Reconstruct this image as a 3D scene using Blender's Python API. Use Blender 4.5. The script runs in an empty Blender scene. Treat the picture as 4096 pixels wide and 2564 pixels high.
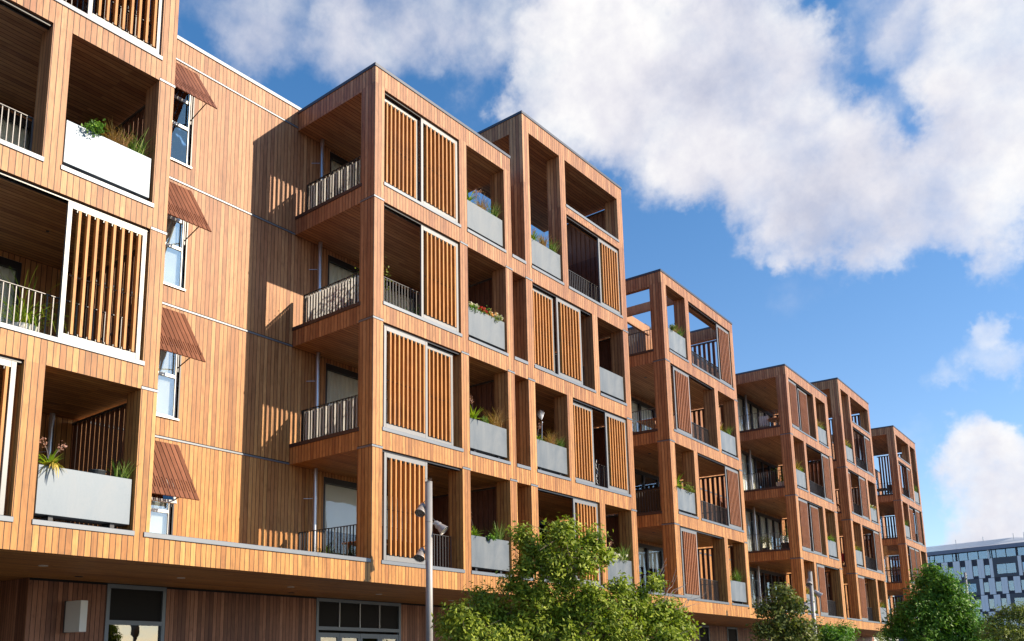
import bpy, math, random
import numpy as np
from mathutils import Vector, Matrix
R = math.radians
scn = bpy.context.scene
random.seed(7)

# ------------------------------------------------------------------ camera
F_PX, CX, CY, W_PX, H_PX = 3502.14, 1589.68, 1968.14, 4096.0, 2564.0
yaw, pitch, roll = 0.8177, 0.1862, 0.0032
fw = Vector((math.sin(yaw) * math.cos(pitch), math.cos(yaw) * math.cos(pitch), math.sin(pitch)))
rt = Vector((math.cos(yaw), -math.sin(yaw), 0)); up = rt.cross(fw)
rt, up = math.cos(roll) * rt + math.sin(roll) * up, -math.sin(roll) * rt + math.cos(roll) * up
CAM = Vector((-13.7892, -13.7243, -1.6309))
cam = bpy.data.cameras.new('camera'); camo = bpy.data.objects.new('camera', cam)
scn.collection.objects.link(camo); scn.camera = camo
m = Matrix((rt, up, -fw)).transposed().to_4x4(); m.translation = CAM; camo.matrix_world = m
cam.sensor_width = 36; cam.sensor_fit = 'HORIZONTAL'
cam.lens = F_PX / W_PX * 36
cam.shift_x = (W_PX / 2 - CX) / W_PX; cam.shift_y = (CY - H_PX / 2) / W_PX
cam.clip_start = .1; cam.clip_end = 5000

# ------------------------------------------------------------------ sun, sky, exposure
SUN = Vector((1.447, -2.94, 1.58)).normalized()
sl = bpy.data.lights.new('sun', 'SUN'); sl.energy = 5.0; sl.angle = R(.5); sl.color = (1, .85, .64)
so = bpy.data.objects.new('sun', sl); scn.collection.objects.link(so)
so.rotation_euler = SUN.to_track_quat('Z', 'Y').to_euler()
scn.view_settings.view_transform = 'Standard'; scn.view_settings.look = 'None'
scn.view_settings.exposure = .55; scn.view_settings.gamma = 1
wd = bpy.data.worlds.new('World'); scn.world = wd; wd.use_nodes = True
nt = wd.node_tree; N = nt.nodes; L = nt.links; N.clear()
def nd(nt, t, **k):
    n = nt.nodes.new(t)
    for a, b in k.items(): setattr(n, a, b)
    return n
def val(nt, op, *a, clamp=False):
    n = nt.nodes.new('ShaderNodeMath'); n.operation = op; n.use_clamp = clamp
    for i, x in enumerate(a):
        if isinstance(x, (int, float)): n.inputs[i].default_value = x
        else: nt.links.new(x, n.inputs[i])
    return n.outputs[0]
def vec(nt, op, *a):
    n = nt.nodes.new('ShaderNodeVectorMath'); n.operation = op
    for i, x in enumerate(a):
        if isinstance(x, (tuple, list, Vector)): n.inputs[i].default_value = tuple(x)
        elif isinstance(x, (int, float)): n.inputs['Scale'].default_value = x
        else: nt.links.new(x, n.inputs[i])
    return n.outputs['Value'] if op in ('DOT_PRODUCT', 'DISTANCE', 'LENGTH') else n.outputs[0]
def mix(nt, f, a, b, mode='MIX'):
    n = nt.nodes.new('ShaderNodeMix'); n.data_type = 'RGBA'; n.blend_type = mode
    for s, x in ((0, f), (6, a), (7, b)):
        if isinstance(x, (int, float)): n.inputs[s].default_value = x
        elif isinstance(x, tuple): n.inputs[s].default_value = x if len(x) == 4 else (*x, 1)
        else: nt.links.new(x, n.inputs[s])
    return n.outputs[2]
def ramp(nt, f, stops, interp='LINEAR'):
    n = nt.nodes.new('ShaderNodeValToRGB'); n.color_ramp.interpolation = interp
    e = n.color_ramp.elements
    while len(e) < len(stops): e.new(.5)
    for el, (p, c) in zip(e, stops):
        el.position = p; el.color = c if len(c) == 4 else (*c, 1)
    nt.links.new(f, n.inputs[0]); return n.outputs[0]
def noise(nt, v, scale, detail=4, rough=.55, dist=0):
    n = nt.nodes.new('ShaderNodeTexNoise'); n.inputs['Scale'].default_value = scale
    n.inputs['Detail'].default_value = detail; n.inputs['Roughness'].default_value = rough
    n.inputs['Distortion'].default_value = dist
    if v is not None: nt.links.new(v, n.inputs['Vector'])
    return n
sky = nd(nt, 'ShaderNodeTexSky', sky_type='NISHITA', sun_disc=False)
sky.sun_elevation = math.asin(SUN.z); sky.sun_rotation = math.atan2(SUN.x, SUN.y)
sky.air_density = 1.0; sky.dust_density = .3; sky.ozone_density = 2.2
SKY_STRENGTH = .090
tc = nd(nt, 'ShaderNodeTexCoord'); D0 = tc.outputs['Generated']
n1 = noise(nt, D0, 5.5, 6, .6); n2 = noise(nt, D0, 16, 8, .62)
warp = vec(nt, 'ADD', vec(nt, 'SCALE', vec(nt, 'SUBTRACT', n1.outputs['Color'], (.5, .5, .5)), .2),
           vec(nt, 'SCALE', vec(nt, 'SUBTRACT', n2.outputs['Color'], (.5, .5, .5)), .07))
Dw = vec(nt, 'NORMALIZE', vec(nt, 'ADD', D0, warp))
# cloud banks: (direction azimuth from +Y toward +X, elevation, radius in degrees, weight)
CLOUDS = [(84.2, 33.4, 5.7, 1.1), (85.6, 30.9, 5.0, 1.0), (84.6, 26.9, 5.2, 1.2), (82.9, 24.6, 4.8, 1.3), (80.2, 23.6, 3.7, 1.1), (77.6, 24.0, 3.2, 0.9), (75.8, 26.6, 4.4, 1.2), (73.3, 28.2, 4.2, 1.3), (69.0, 31.6, 4.9, 1.4), (65.3, 32.9, 5.9, 1.5), (60.8, 35.1, 5.4, 1.2), (57.9, 35.8, 3.5, 0.55), (69.2, 34.0, 4.8, 1.2), (72.8, 31.1, 4.4, 1.2), (76.5, 28.9, 3.7, 1.0), (79.4, 25.9, 3.4, 1.1), (67.8, 36.9, 4.1, 1.0), (63.8, 36.9, 4.9, 0.9), (70.8, 36.3, 2.9, 0.3), (56.5, 39.2, 4.6, 0.55), (51.2, 39.7, 5.0, 0.55), (45.6, 39.6, 5.3, 0.5), (39.3, 39.7, 5.3, 0.45), (34.5, 38.3, 4.0, 0.38), (42.5, 37.5, 3.8, 0.45), (59.2, 32.0, 3.6, 0.5), (66.7, 29.4, 2.6, 0.3), (81.4, 9.4, 3.1, 1.3), (79.7, 8.4, 2.6, 1.1), (82.8, 8.8, 3.0, 1.3), (81.0, 7.6, 2.8, 1.0), (81.2, 15.0, 1.7, 0.4), (83.5, 16.4, 2.5, 0.8), (83.9, 17.7, 1.6, 0.5), (80.1, 14.5, 1.4, 0.3), (77.3, 11.3, 2.1, 0.2), (78.1, 34.5, 2.4, 0.5), (31.8, 38.4, 4.6, 0.5)]
acc = None
for az, el, rr, w in CLOUDS:
    c = Vector((math.sin(R(az)) * math.cos(R(el)), math.cos(R(az)) * math.cos(R(el)), math.sin(R(el))))
    dt = vec(nt, 'DOT_PRODUCT', Dw, c)
    mr = nd(nt, 'ShaderNodeMapRange', interpolation_type='SMOOTHSTEP')
    L.new(dt, mr.inputs[0]); mr.inputs[1].default_value = math.cos(R(rr)); mr.inputs[2].default_value = 1.0
    mr.inputs[3].default_value = 0; mr.inputs[4].default_value = w
    acc = mr.outputs[0] if acc is None else val(nt, 'ADD', acc, mr.outputs[0])
n3 = noise(nt, D0, 9, 9, .6); n5 = noise(nt, D0, 13, 8, .6)
n4 = noise(nt, D0, 4, 5, .5)
if acc is None: acc = val(nt, 'MULTIPLY', n4.outputs[0], 0)
acc = val(nt, 'SUBTRACT', 1.0, val(nt, 'POWER', 2.718, val(nt, 'MULTIPLY', acc, -1.0)))
dens = val(nt, 'ADD', acc, val(nt, 'MULTIPLY', val(nt, 'SUBTRACT', n3.outputs[0], .5), 1.3))
sepd = nd(nt, 'ShaderNodeSeparateXYZ'); L.new(D0, sepd.inputs[0])
cov = nd(nt, 'ShaderNodeMapRange', interpolation_type='SMOOTHSTEP'); L.new(dens, cov.inputs[0])
cov.inputs[1].default_value = .10; cov.inputs[2].default_value = 1.12
shade = val(nt, 'ADD', val(nt, 'MULTIPLY', n1.outputs[0], .6), val(nt, 'MULTIPLY', n5.outputs[0], .4))
ccol = ramp(nt, shade, [(.34, (.58, .60, .72)), (.47, (.82, .81, .87)), (.58, (1.0, .985, .98))])
bgs = nd(nt, 'ShaderNodeBackground'); bgc = nd(nt, 'ShaderNodeBackground')
low = nd(nt, 'ShaderNodeMapRange'); L.new(sepd.outputs[2], low.inputs[0]); low.inputs[1].default_value = .04; low.inputs[2].default_value = .72
skc = mix(nt, 1.0, sky.outputs[0], mix(nt, low.outputs[0], (1.45, 1.45, 1.60), (.52, 1.22, 1.62)), 'MULTIPLY')
L.new(skc, bgs.inputs[0]); bgs.inputs[1].default_value = SKY_STRENGTH
L.new(ccol, bgc.inputs[0]); bgc.inputs[1].default_value = .70
mx = nd(nt, 'ShaderNodeMixShader'); L.new(cov.outputs[0], mx.inputs[0]); L.new(bgs.outputs[0], mx.inputs[1]); L.new(bgc.outputs[0], mx.inputs[2])
wo = nd(nt, 'ShaderNodeOutputWorld'); L.new(mx.outputs[0], wo.inputs[0])

# ------------------------------------------------------------------ materials
def mat(name, col, rough=.6, metal=0, bump=0, bscale=40, var=.0, spec=.5):
    m = bpy.data.materials.new(name); m.use_nodes = True; t = m.node_tree
    b = t.nodes['Principled BSDF']; b.inputs['Base Color'].default_value = (*col, 1)
    b.inputs['Roughness'].default_value = rough; b.inputs['Metallic'].default_value = metal
    b.inputs['Specular IOR Level'].default_value = spec
    if var or bump:
        c = t.nodes.new('ShaderNodeTexCoord'); n = noise(t, c.outputs['Object'], bscale * .1, 5)
        if var:
            o = mix(t, n.outputs[0], tuple(x * (1 - var) for x in col), tuple(min(1, x * (1 + var)) for x in col))
            t.links.new(o, b.inputs['Base Color'])
        if bump:
            n2 = noise(t, c.outputs['Object'], bscale, 4); bp = t.nodes.new('ShaderNodeBump'); bp.inputs['Strength'].default_value = bump
            t.links.new(n2.outputs[0], bp.inputs['Height']); t.links.new(bp.outputs[0], b.inputs['Normal'])
    return m
def wood(name, cols, w=.112, gap=.115, force=None, rough=.5, gapcol=(.018, .007, .005), grade=True):
    """vertical cedar boards with dark joints; board direction follows the face"""
    m = bpy.data.materials.new(name); m.use_nodes = True; t = m.node_tree
    b = t.nodes['Principled BSDF']; b.inputs['Roughness'].default_value = rough; b.inputs['Specular IOR Level'].default_value = .28
    c = t.nodes.new('ShaderNodeTexCoord'); P = t.nodes.new('ShaderNodeSeparateXYZ'); t.links.new(c.outputs['Object'], P.inputs[0])
    x, y, z = P.outputs
    if force == 'x': across, along = x, z
    else:
        Nn = t.nodes.new('ShaderNodeSeparateXYZ'); t.links.new(c.outputs['Normal'], Nn.inputs[0])
        isx = val(t, 'GREATER_THAN', val(t, 'ABSOLUTE', Nn.outputs[0]), .5)
        isz = val(t, 'GREATER_THAN', val(t, 'ABSOLUTE', Nn.outputs[2]), .5)
        usey = val(t, 'MAXIMUM', isx, isz)
        across = val(t, 'ADD', val(t, 'MULTIPLY', y, usey), val(t, 'MULTIPLY', x, val(t, 'SUBTRACT', 1, usey)))
        along = val(t, 'ADD', val(t, 'MULTIPLY', x, isz), val(t, 'MULTIPLY', z, val(t, 'SUBTRACT', 1, isz)))
    u = val(t, 'DIVIDE', across, w); idn = val(t, 'FLOOR', u); fr = val(t, 'SUBTRACT', u, idn)
    g = val(t, 'LESS_THAN', fr, gap)
    cb = t.nodes.new('ShaderNodeCombineXYZ'); t.links.new(idn, cb.inputs[0])
    # boards come in lengths: a second index along the board
    w1 = t.nodes.new('ShaderNodeTexWhiteNoise'); w1.noise_dimensions = '3D'; t.links.new(cb.outputs[0], w1.inputs[0])
    ln = val(t, 'FLOOR', val(t, 'ADD', val(t, 'DIVIDE', along, 3.1), .001))
    cb2 = t.nodes.new('ShaderNodeCombineXYZ'); t.links.new(idn, cb2.inputs[0]); t.links.new(ln, cb2.inputs[1])
    w2 = t.nodes.new('ShaderNodeTexWhiteNoise'); w2.noise_dimensions = '3D'; t.links.new(cb2.outputs[0], w2.inputs[0])
    cb3 = t.nodes.new('ShaderNodeCombineXYZ')
    t.links.new(val(t, 'MULTIPLY', across, 42), cb3.inputs[0]); t.links.new(val(t, 'MULTIPLY', along, 1.6), cb3.inputs[1]); t.links.new(val(t, 'MULTIPLY', idn, 3.7), cb3.inputs[2])
    gr = noise(t, cb3.outputs[0], 1.0, 6, .6, .6)
    cb4 = t.nodes.new('ShaderNodeCombineXYZ')
    t.links.new(val(t, 'MULTIPLY', across, 7), cb4.inputs[0]); t.links.new(val(t, 'MULTIPLY', along, 2.2), cb4.inputs[1]); t.links.new(val(t, 'MULTIPLY', idn, 1.3), cb4.inputs[2])
    bl = noise(t, cb4.outputs[0], 1.0, 4, .6, 1.2)
    base = ramp(t, w2.outputs[0], [(0, cols[0]), (.45, cols[1]), (.8, cols[2]), (1, cols[3])])
    f1 = val(t, 'ADD', val(t, 'MULTIPLY', gr.outputs[0], .9), val(t, 'MULTIPLY', bl.outputs[0], .9))
    mul = ramp(t, val(t, 'MULTIPLY', f1, .55), [(.28, (.55, .50, .46)), (.5, (1, 1, 1)), (.72, (1.25, 1.28, 1.3))])
    col = mix(t, 1.0, base, mul, 'MULTIPLY')
    cb5 = t.nodes.new('ShaderNodeCombineXYZ'); t.links.new(val(t, 'MULTIPLY', across, 2.3), cb5.inputs[0]); t.links.new(val(t, 'MULTIPLY', along, .33), cb5.inputs[1]); t.links.new(idn, cb5.inputs[2])
    st = noise(t, cb5.outputs[0], 1.0, 4, .65, .4)
    col = mix(t, 1.0, col, ramp(t, st.outputs[0], [(.3, (.74, .72, .72)), (.5, (1, 1, 1)), (.7, (1.10, 1.12, 1.14))]), 'MULTIPLY')
    if grade:   # boards are more golden towards the bottom, slightly cooler towards the top
        gz = t.nodes.new('ShaderNodeMapRange'); t.links.new(z, gz.inputs[0]); gz.inputs[1].default_value = 1.5; gz.inputs[2].default_value = 9
        col = mix(t, gz.outputs[0], mix(t, 1.0, col, (1.15, 1.13, .74), 'MULTIPLY'), mix(t, 1.0, col, (.97, .97, 1.04), 'MULTIPLY'))
        col = mix(t, .0, col, col)
    col = mix(t, g, col, gapcol)
    t.links.new(col, b.inputs['Base Color'])
    bp = t.nodes.new('ShaderNodeBump'); bp.inputs['Strength'].default_value = .55; bp.inputs['Distance'].default_value = .01
    h = val(t, 'ADD', val(t, 'MULTIPLY', gr.outputs[0], .25), val(t, 'SUBTRACT', 1, g))
    t.links.new(h, bp.inputs['Height']); t.links.new(bp.outputs[0], b.inputs['Normal'])
    return m
M = {}
M['wood'] = wood('cedar_cladding', [(.31, .130, .060), (.41, .189, .084), (.46, .222, .099), (.51, .262, .122)])
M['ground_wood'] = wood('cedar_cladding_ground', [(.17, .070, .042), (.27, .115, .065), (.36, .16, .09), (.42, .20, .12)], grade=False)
M['awning_wood'] = wood('awning_boards', [(.17, .065, .035), (.21, .082, .045), (.24, .095, .052), (.27, .11, .06)], w=.12, gap=.10, force='x', grade=False)
M['slat'] = wood('oiled_slats', [(.44, .185, .045), (.52, .22, .055), (.57, .25, .068), (.61, .28, .08)], w=50, gap=0, grade=False, rough=.5)
M['slat_red'] = wood('reddish_slats', [(.33, .125, .055), (.38, .15, .065), (.43, .17, .075), (.46, .19, .085)], w=50, gap=0, grade=False, rough=.5)
M['fin'] = wood('dark_fins', [(.12, .05, .035), (.15, .065, .042), (.18, .08, .05), (.22, .10, .062)], w=50, gap=0, grade=False)
M['beam'] = wood('pergola_beam', [(.40, .20, .09), (.44, .22, .10), (.48, .24, .11), (.5, .25, .12)], w=50, gap=0, grade=False)
M['zinc'] = mat('zinc_sill', (.16, .175, .20), .45, .4, .02, 60, .06)
M['zinc_dark'] = mat('roof_capping_metal', (.055, .062, .085), .45, .3, 0, 40, .08)
M['brown_metal'] = mat('brown_sill_metal', (.055, .035, .032), .5, .2, 0, 40, .1)
M['alu'] = mat('screen_frame_aluminium', (.20, .20, .205), .45, .4, .01, 60, .05)
M['winframe'] = mat('window_frame_metal', (.52, .53, .54), .4, .2)
M['greyframe'] = mat('grey_joinery', (.17, .20, .235), .45, .2, 0, 40, .08)
M['rail'] = mat('dark_railing_steel', (.075, .073, .078), .4, .3)
M['rail_black'] = mat('black_railing_steel', (.018, .016, .018), .4, .2)
M['dark'] = mat('dark_joinery', (.022, .022, .028), .35, .1)
M['black'] = mat('shadow_gap_black', (.008, .007, .007), .8)
M['steel'] = mat('flue_steel', (.50, .50, .53), .28, .85)
M['curtain'] = mat('cream_curtain', (.80, .78, .70), .9, 0, 0, 20, .06)
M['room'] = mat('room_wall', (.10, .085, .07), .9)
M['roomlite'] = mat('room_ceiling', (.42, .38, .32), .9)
M['roof'] = mat('roof_membrane', (.12, .115, .11), .9)
M['white'] = mat('white_lantern', (.78, .77, .72), .5)
M['pole'] = mat('galvanised_pole', (.34, .325, .315), .55, .25, .03, 80, .14)
M['lamp'] = mat('lamp_housing', (.42, .38, .36), .42, .5, 0, 40, .1)
M['lens'] = mat('lamp_lens', (.10, .10, .095), .25)
M['led'] = mat('lamp_led_glass', (.42, .42, .36), .2)
M['pot_w'] = mat('white_pot', (.65, .65, .64), .5); M['pot_d'] = mat('dark_pot', (.03, .035, .04), .5)
M['teak'] = mat('teak_furniture', (.50, .20, .07), .5, 0, 0, 40, .15)
M['red'] = mat('red_plastic', (.50, .02, .02), .5); M['wicker'] = mat('pale_wicker', (.62, .60, .58), .7, 0, .3, 60, .4)
M['cover'] = mat('black_cover', (.012, .012, .014), .4, 0, .5, 8)
M['bark'] = mat('bark', (.16, .12, .09), .9, 0, .4, 30, .3)
M['twig'] = mat('grey_twig', (.22, .18, .17), .9)
def planter_mat(name='planter_steel', k=1.0):
    m = mat(name, (.33, .355, .39), .5, .4); t = m.node_tree; b = t.nodes['Principled BSDF']
    c = t.nodes.new('ShaderNodeTexCoord'); v = vec(t, 'MULTIPLY', c.outputs['Object'], (1, 1, .35))
    n = noise(t, v, 2.6, 6, .6, .8); n2 = noise(t, c.outputs['Object'], 30, 4)
    o = ramp(t, n.outputs[0], [(p_, tuple(k * a for a in c_)) for p_, c_ in ((.3, (.078, .097, .120)), (.5, (.106, .126, .150)), (.72, (.142, .160, .182)))])
    o = mix(t, .03, o, n2.outputs[0]); t.links.new(o, b.inputs['Base Color'])
    r = t.nodes.new('ShaderNodeMapRange'); t.links.new(n.outputs[0], r.inputs[0]); r.inputs[3].default_value = .38; r.inputs[4].default_value = .7
    t.links.new(r.outputs[0], b.inputs['Roughness']); return m
M['planter'] = planter_mat(); M['planter_far'] = planter_mat('bluish_planter_steel', 1.3); M['planter_sunlit'] = planter_mat('sunlit_planter_steel', 1.5); M['planter_glare'] = planter_mat('glare_planter_steel', 2.2)  # sun glare on the leftmost block's planters painted in as brighter copies
def glass(name, tint=(.8, .85, .85), refl=.35):
    m = bpy.data.materials.new(name); m.use_nodes = True; t = m.node_tree; t.nodes.clear()
    fr = t.nodes.new('ShaderNodeFresnel'); fr.inputs[0].default_value = 1.5
    tr = t.nodes.new('ShaderNodeBsdfTransparent'); tr.inputs[0].default_value = (*tint, 1)
    gl = t.nodes.new('ShaderNodeBsdfGlossy'); gl.inputs['Roughness'].default_value = .015; gl.inputs[0].default_value = (.9, .95, 1, 1)
    c = t.nodes.new('ShaderNodeTexCoord'); n = noise(t, c.outputs['Object'], 1.4, 2)
    bp = t.nodes.new('ShaderNodeBump'); bp.inputs['Strength'].default_value = .05; bp.inputs['Distance'].default_value = .1
    t.links.new(n.outputs[0], bp.inputs['Height']); t.links.new(bp.outputs[0], gl.inputs['Normal'])
    f = val(t, 'ADD', val(t, 'MULTIPLY', fr.outputs[0], 1.3), refl, clamp=True)
    mx = t.nodes.new('ShaderNodeMixShader'); t.links.new(f, mx.inputs[0]); t.links.new(tr.outputs[0], mx.inputs[1]); t.links.new(gl.outputs[0], mx.inputs[2])
    o = t.nodes.new('ShaderNodeOutputMaterial'); t.links.new(mx.outputs[0], o.inputs[0]); return m
M['glass_dark'] = glass('ground_floor_glass', (.4, .42, .4), .14); M['glass'] = glass('clear_glass', (.97, .98, .97), .03); M['glass_sky'] = glass('window_glass', (.86, .88, .88), .10)
M['glass_office'] = glass('office_glass', (.35, .58, .75), .12); M['film'] = glass('clear_plastic', (.9, .9, .9), .05)
def leafmat(name, c1, c2, c3, gloss=.55, trans=.28):
    m = bpy.data.materials.new(name); m.use_nodes = True; t = m.node_tree; t.nodes.clear()
    at = t.nodes.new('ShaderNodeAttribute'); at.attribute_name = 'rnd'
    col = ramp(t, at.outputs['Fac'], [(0, c1), (.6, c2), (1, c3)])
    p = t.nodes.new('ShaderNodeBsdfPrincipled'); p.inputs['Roughness'].default_value = gloss; p.inputs['Specular IOR Level'].default_value = .3; t.links.new(col, p.inputs['Base Color'])
    tl = t.nodes.new('ShaderNodeBsdfTranslucent'); t.links.new(mix(t, 1.0, col, (1.3, 1.5, .6), 'MULTIPLY'), tl.inputs[0])
    mx = t.nodes.new('ShaderNodeMixShader'); mx.inputs[0].default_value = trans
    t.links.new(p.outputs[0], mx.inputs[1]); t.links.new(tl.outputs[0], mx.inputs[2])
    o = t.nodes.new('ShaderNodeOutputMaterial'); t.links.new(mx.outputs[0], o.inputs[0]); return m
def fabricmat():
    m = bpy.data.materials.new('white_fabric'); m.use_nodes = True; t = m.node_tree; t.nodes.clear()
    d = t.nodes.new('ShaderNodeBsdfDiffuse'); d.inputs[0].default_value = (.9, .9, .88, 1); l = t.nodes.new('ShaderNodeBsdfTranslucent'); l.inputs[0].default_value = (.97, .97, .97, 1)
    x = t.nodes.new('ShaderNodeMixShader'); x.inputs[0].default_value = .88; o = t.nodes.new('ShaderNodeOutputMaterial')
    t.links.new(d.outputs[0], x.inputs[1]); t.links.new(l.outputs[0], x.inputs[2]); t.links.new(x.outputs[0], o.inputs[0]); return m
M['fabric'] = fabricmat()
M['leaf_olive'] = leafmat('olive_green_leaves', (.08, .12, .012), (.25, .31, .03), (.50, .55, .08))
M['leaf_dull'] = leafmat('dull_green_leaves', (.06, .085, .02), (.15, .18, .04), (.30, .28, .08), .5)
M['leaf_green'] = leafmat('fresh_green_leaves', (.045, .11, .014), (.12, .26, .028), (.25, .42, .06), .5)
M['leaf_yellow'] = leafmat('yellow_green_leaves', (.10, .14, .025), (.20, .24, .05), (.34, .36, .09), .5)
M['blade_green'] = leafmat('grass_blades_green', (.06, .12, .02), (.14, .24, .04), (.36, .42, .14), .5, .35)
M['blade_bright'] = leafmat('bright_blades', (.12, .22, .02), (.26, .40, .03), (.52, .56, .06), .4, .35)
M['blade_yellow'] = leafmat('yellow_blades', (.30, .24, .04), (.55, .42, .08), (.70, .50, .12), .5, .3)
M['blade_tan'] = leafmat('tan_blades', (.24, .12, .04), (.42, .24, .09), (.60, .42, .20), .6, .3)
M['petal_red'] = leafmat('red_petals', (.45, .01, .01), (.60, .02, .03), (.70, .08, .08), .6, .2)
M['petal_white'] = leafmat('white_petals', (.70, .62, .55), (.80, .76, .66), (.85, .80, .72), .6, .2)
M['petal_orange'] = leafmat('orange_petals', (.75, .30, .08), (.85, .50, .22), (.88, .66, .42), .6, .2)
M['petal_pink'] = leafmat('dusty_pink_flower_heads', (.30, .14, .10), (.45, .24, .18), (.60, .36, .28), .7, .2)

# ------------------------------------------------------------------ helpers
COL = scn.collection
def tag(o, label=None, cat=None, group=None, kind=None):
    if label: o['label'] = label
    if cat: o['category'] = cat
    if group: o['group'] = group
    if kind: o['kind'] = kind
    return o
def empty(name, loc=(0, 0, 0), rz=0, label=None, cat=None, group=None):
    o = bpy.data.objects.new(name, None); COL.objects.link(o); o.location = loc; o.rotation_euler = (0, 0, rz)
    return tag(o, label, cat, group)
class MB:
    def __init__(s): s.v = []; s.f = []; s.mi = []
    def quad(s, a, b, c, d, mi=0):
        n = len(s.v); s.v += [a, b, c, d]; s.f.append((n, n + 1, n + 2, n + 3)); s.mi.append(mi)
    def box(s, x0, x1, y0, y1, z0, z1, mi=0):
        n = len(s.v)
        s.v += [(x0, y0, z0), (x1, y0, z0), (x1, y1, z0), (x0, y1, z0), (x0, y0, z1), (x1, y0, z1), (x1, y1, z1), (x0, y1, z1)]
        for f in ((0, 3, 2, 1), (4, 5, 6, 7), (0, 1, 5, 4), (1, 2, 6, 5), (2, 3, 7, 6), (3, 0, 4, 7)):
            s.f.append(tuple(n + i for i in f)); s.mi.append(mi)
        return s
    def tube(s, p0, p1, r0, r1=None, n=10, mi=0, cap=True):
        r1 = r0 if r1 is None else r1
        p0, p1 = Vector(p0), Vector(p1); d = (p1 - p0).normalized()
        a = d.cross(Vector((0, 0, 1)) if abs(d.z) < .9 else Vector((1, 0, 0))).normalized(); b = d.cross(a)
        k = len(s.v)
        for p, r in ((p0, r0), (p1, r1)):
            for i in range(n):
                t = 2 * math.pi * i / n; s.v.append(tuple(p + a * (r * math.cos(t)) + b * (r * math.sin(t))))
        for i in range(n):
            j = (i + 1) % n; s.f.append((k + i, k + j, k + n + j, k + n + i)); s.mi.append(mi)
        if cap:
            s.f.append(tuple(k + i for i in range(n))[::-1]); s.mi.append(mi)
            s.f.append(tuple(k + n + i for i in range(n))); s.mi.append(mi)
        return s
    def build(s, name, mats, parent=None, smooth=False, loc=None, bevel=0):
        me = bpy.data.meshes.new(name); me.from_pydata(s.v, [], s.f)
        for mm in (mats if isinstance(mats, (list, tuple)) else [mats]): me.materials.append(mm)
        me.polygons.foreach_set('material_index', s.mi)
        if smooth: me.polygons.foreach_set('use_smooth', [True] * len(s.f))
        me.update(); o = bpy.data.objects.new(name, me); COL.objects.link(o)
        if parent is not None: o.parent = parent
        if loc is not None: o.location = loc
        if bevel:
            bv = o.modifiers.new('bevel', 'BEVEL'); bv.width = bevel; bv.segments = 1; bv.limit_method = 'ANGLE'
        return o
def box(name, m, parent, x0, x1, y0, y1, z0, z1, bevel=0): return MB().box(x0, x1, y0, y1, z0, z1).build(name, m, parent, bevel=bevel)
class Vox:
    """axis aligned solid made of boxes added and cut away, meshed as one clean skin"""
    def __init__(s): s.ops = []
    def add(s, x0, x1, y0, y1, z0, z1): s.ops.append((1, x0, x1, y0, y1, z0, z1)); return s
    def cut(s, x0, x1, y0, y1, z0, z1): s.ops.append((0, x0, x1, y0, y1, z0, z1)); return s
    def build(s, name, mats, parent, pick=None):
        br = [sorted(set(round(v, 4) for o in s.ops for v in o[1 + 2 * a:3 + 2 * a])) for a in range(3)]
        n = [len(b) - 1 for b in br]; g = np.zeros((n[0] + 2, n[1] + 2, n[2] + 2), bool)
        for o in s.ops:
            i = [br[a].index(round(o[1 + 2 * a + k], 4)) for a in range(3) for k in (0, 1)]
            g[i[0] + 1:i[1] + 1, i[2] + 1:i[3] + 1, i[4] + 1:i[5] + 1] = bool(o[0])
        idx = {}; V = []; Fc = []; MI = []
        def vi(p):
            if p not in idx: idx[p] = len(V); V.append(tuple(br[a][p[a]] for a in range(3)))
            return idx[p]
        for i in range(n[0]):
            for j in range(n[1]):
                for k in range(n[2]):
                    if not g[i + 1, j + 1, k + 1]: continue
                    for (di, dj, dk), cs in (((-1, 0, 0), ((0, 0, 0), (0, 0, 1), (0, 1, 1), (0, 1, 0))), ((1, 0, 0), ((1, 0, 0), (1, 1, 0), (1, 1, 1), (1, 0, 1))),
                                             ((0, -1, 0), ((0, 0, 0), (1, 0, 0), (1, 0, 1), (0, 0, 1))), ((0, 1, 0), ((0, 1, 0), (0, 1, 1), (1, 1, 1), (1, 1, 0))),
                                             ((0, 0, -1), ((0, 0, 0), (0, 1, 0), (1, 1, 0), (1, 0, 0))), ((0, 0, 1), ((0, 0, 1), (1, 0, 1), (1, 1, 1), (0, 1, 1)))):
                        if g[i + 1 + di, j + 1 + dj, k + 1 + dk]: continue
                        Fc.append([vi((i + a, j + b, k + c)) for a, b, c in cs])
                        ctr = [(br[0][i] + br[0][i + 1]) / 2, (br[1][j] + br[1][j + 1]) / 2, (br[2][k] + br[2][k + 1]) / 2]
                        hs = [(br[a][q + 1] - br[a][q]) / 2 for a, q in enumerate((i, j, k))]
                        MI.append(pick([ctr[a] + hs[a] * (di, dj, dk)[a] for a in range(3)], (di, dj, dk)) if pick else 0)
        me = bpy.data.meshes.new(name); me.from_pydata(V, [], Fc)
        for mm in mats: me.materials.append(mm)
        me.polygons.foreach_set('material_index', MI); me.update()
        o = bpy.data.objects.new(name, me); COL.objects.link(o)
        if parent: o.parent = parent
        return o
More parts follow.
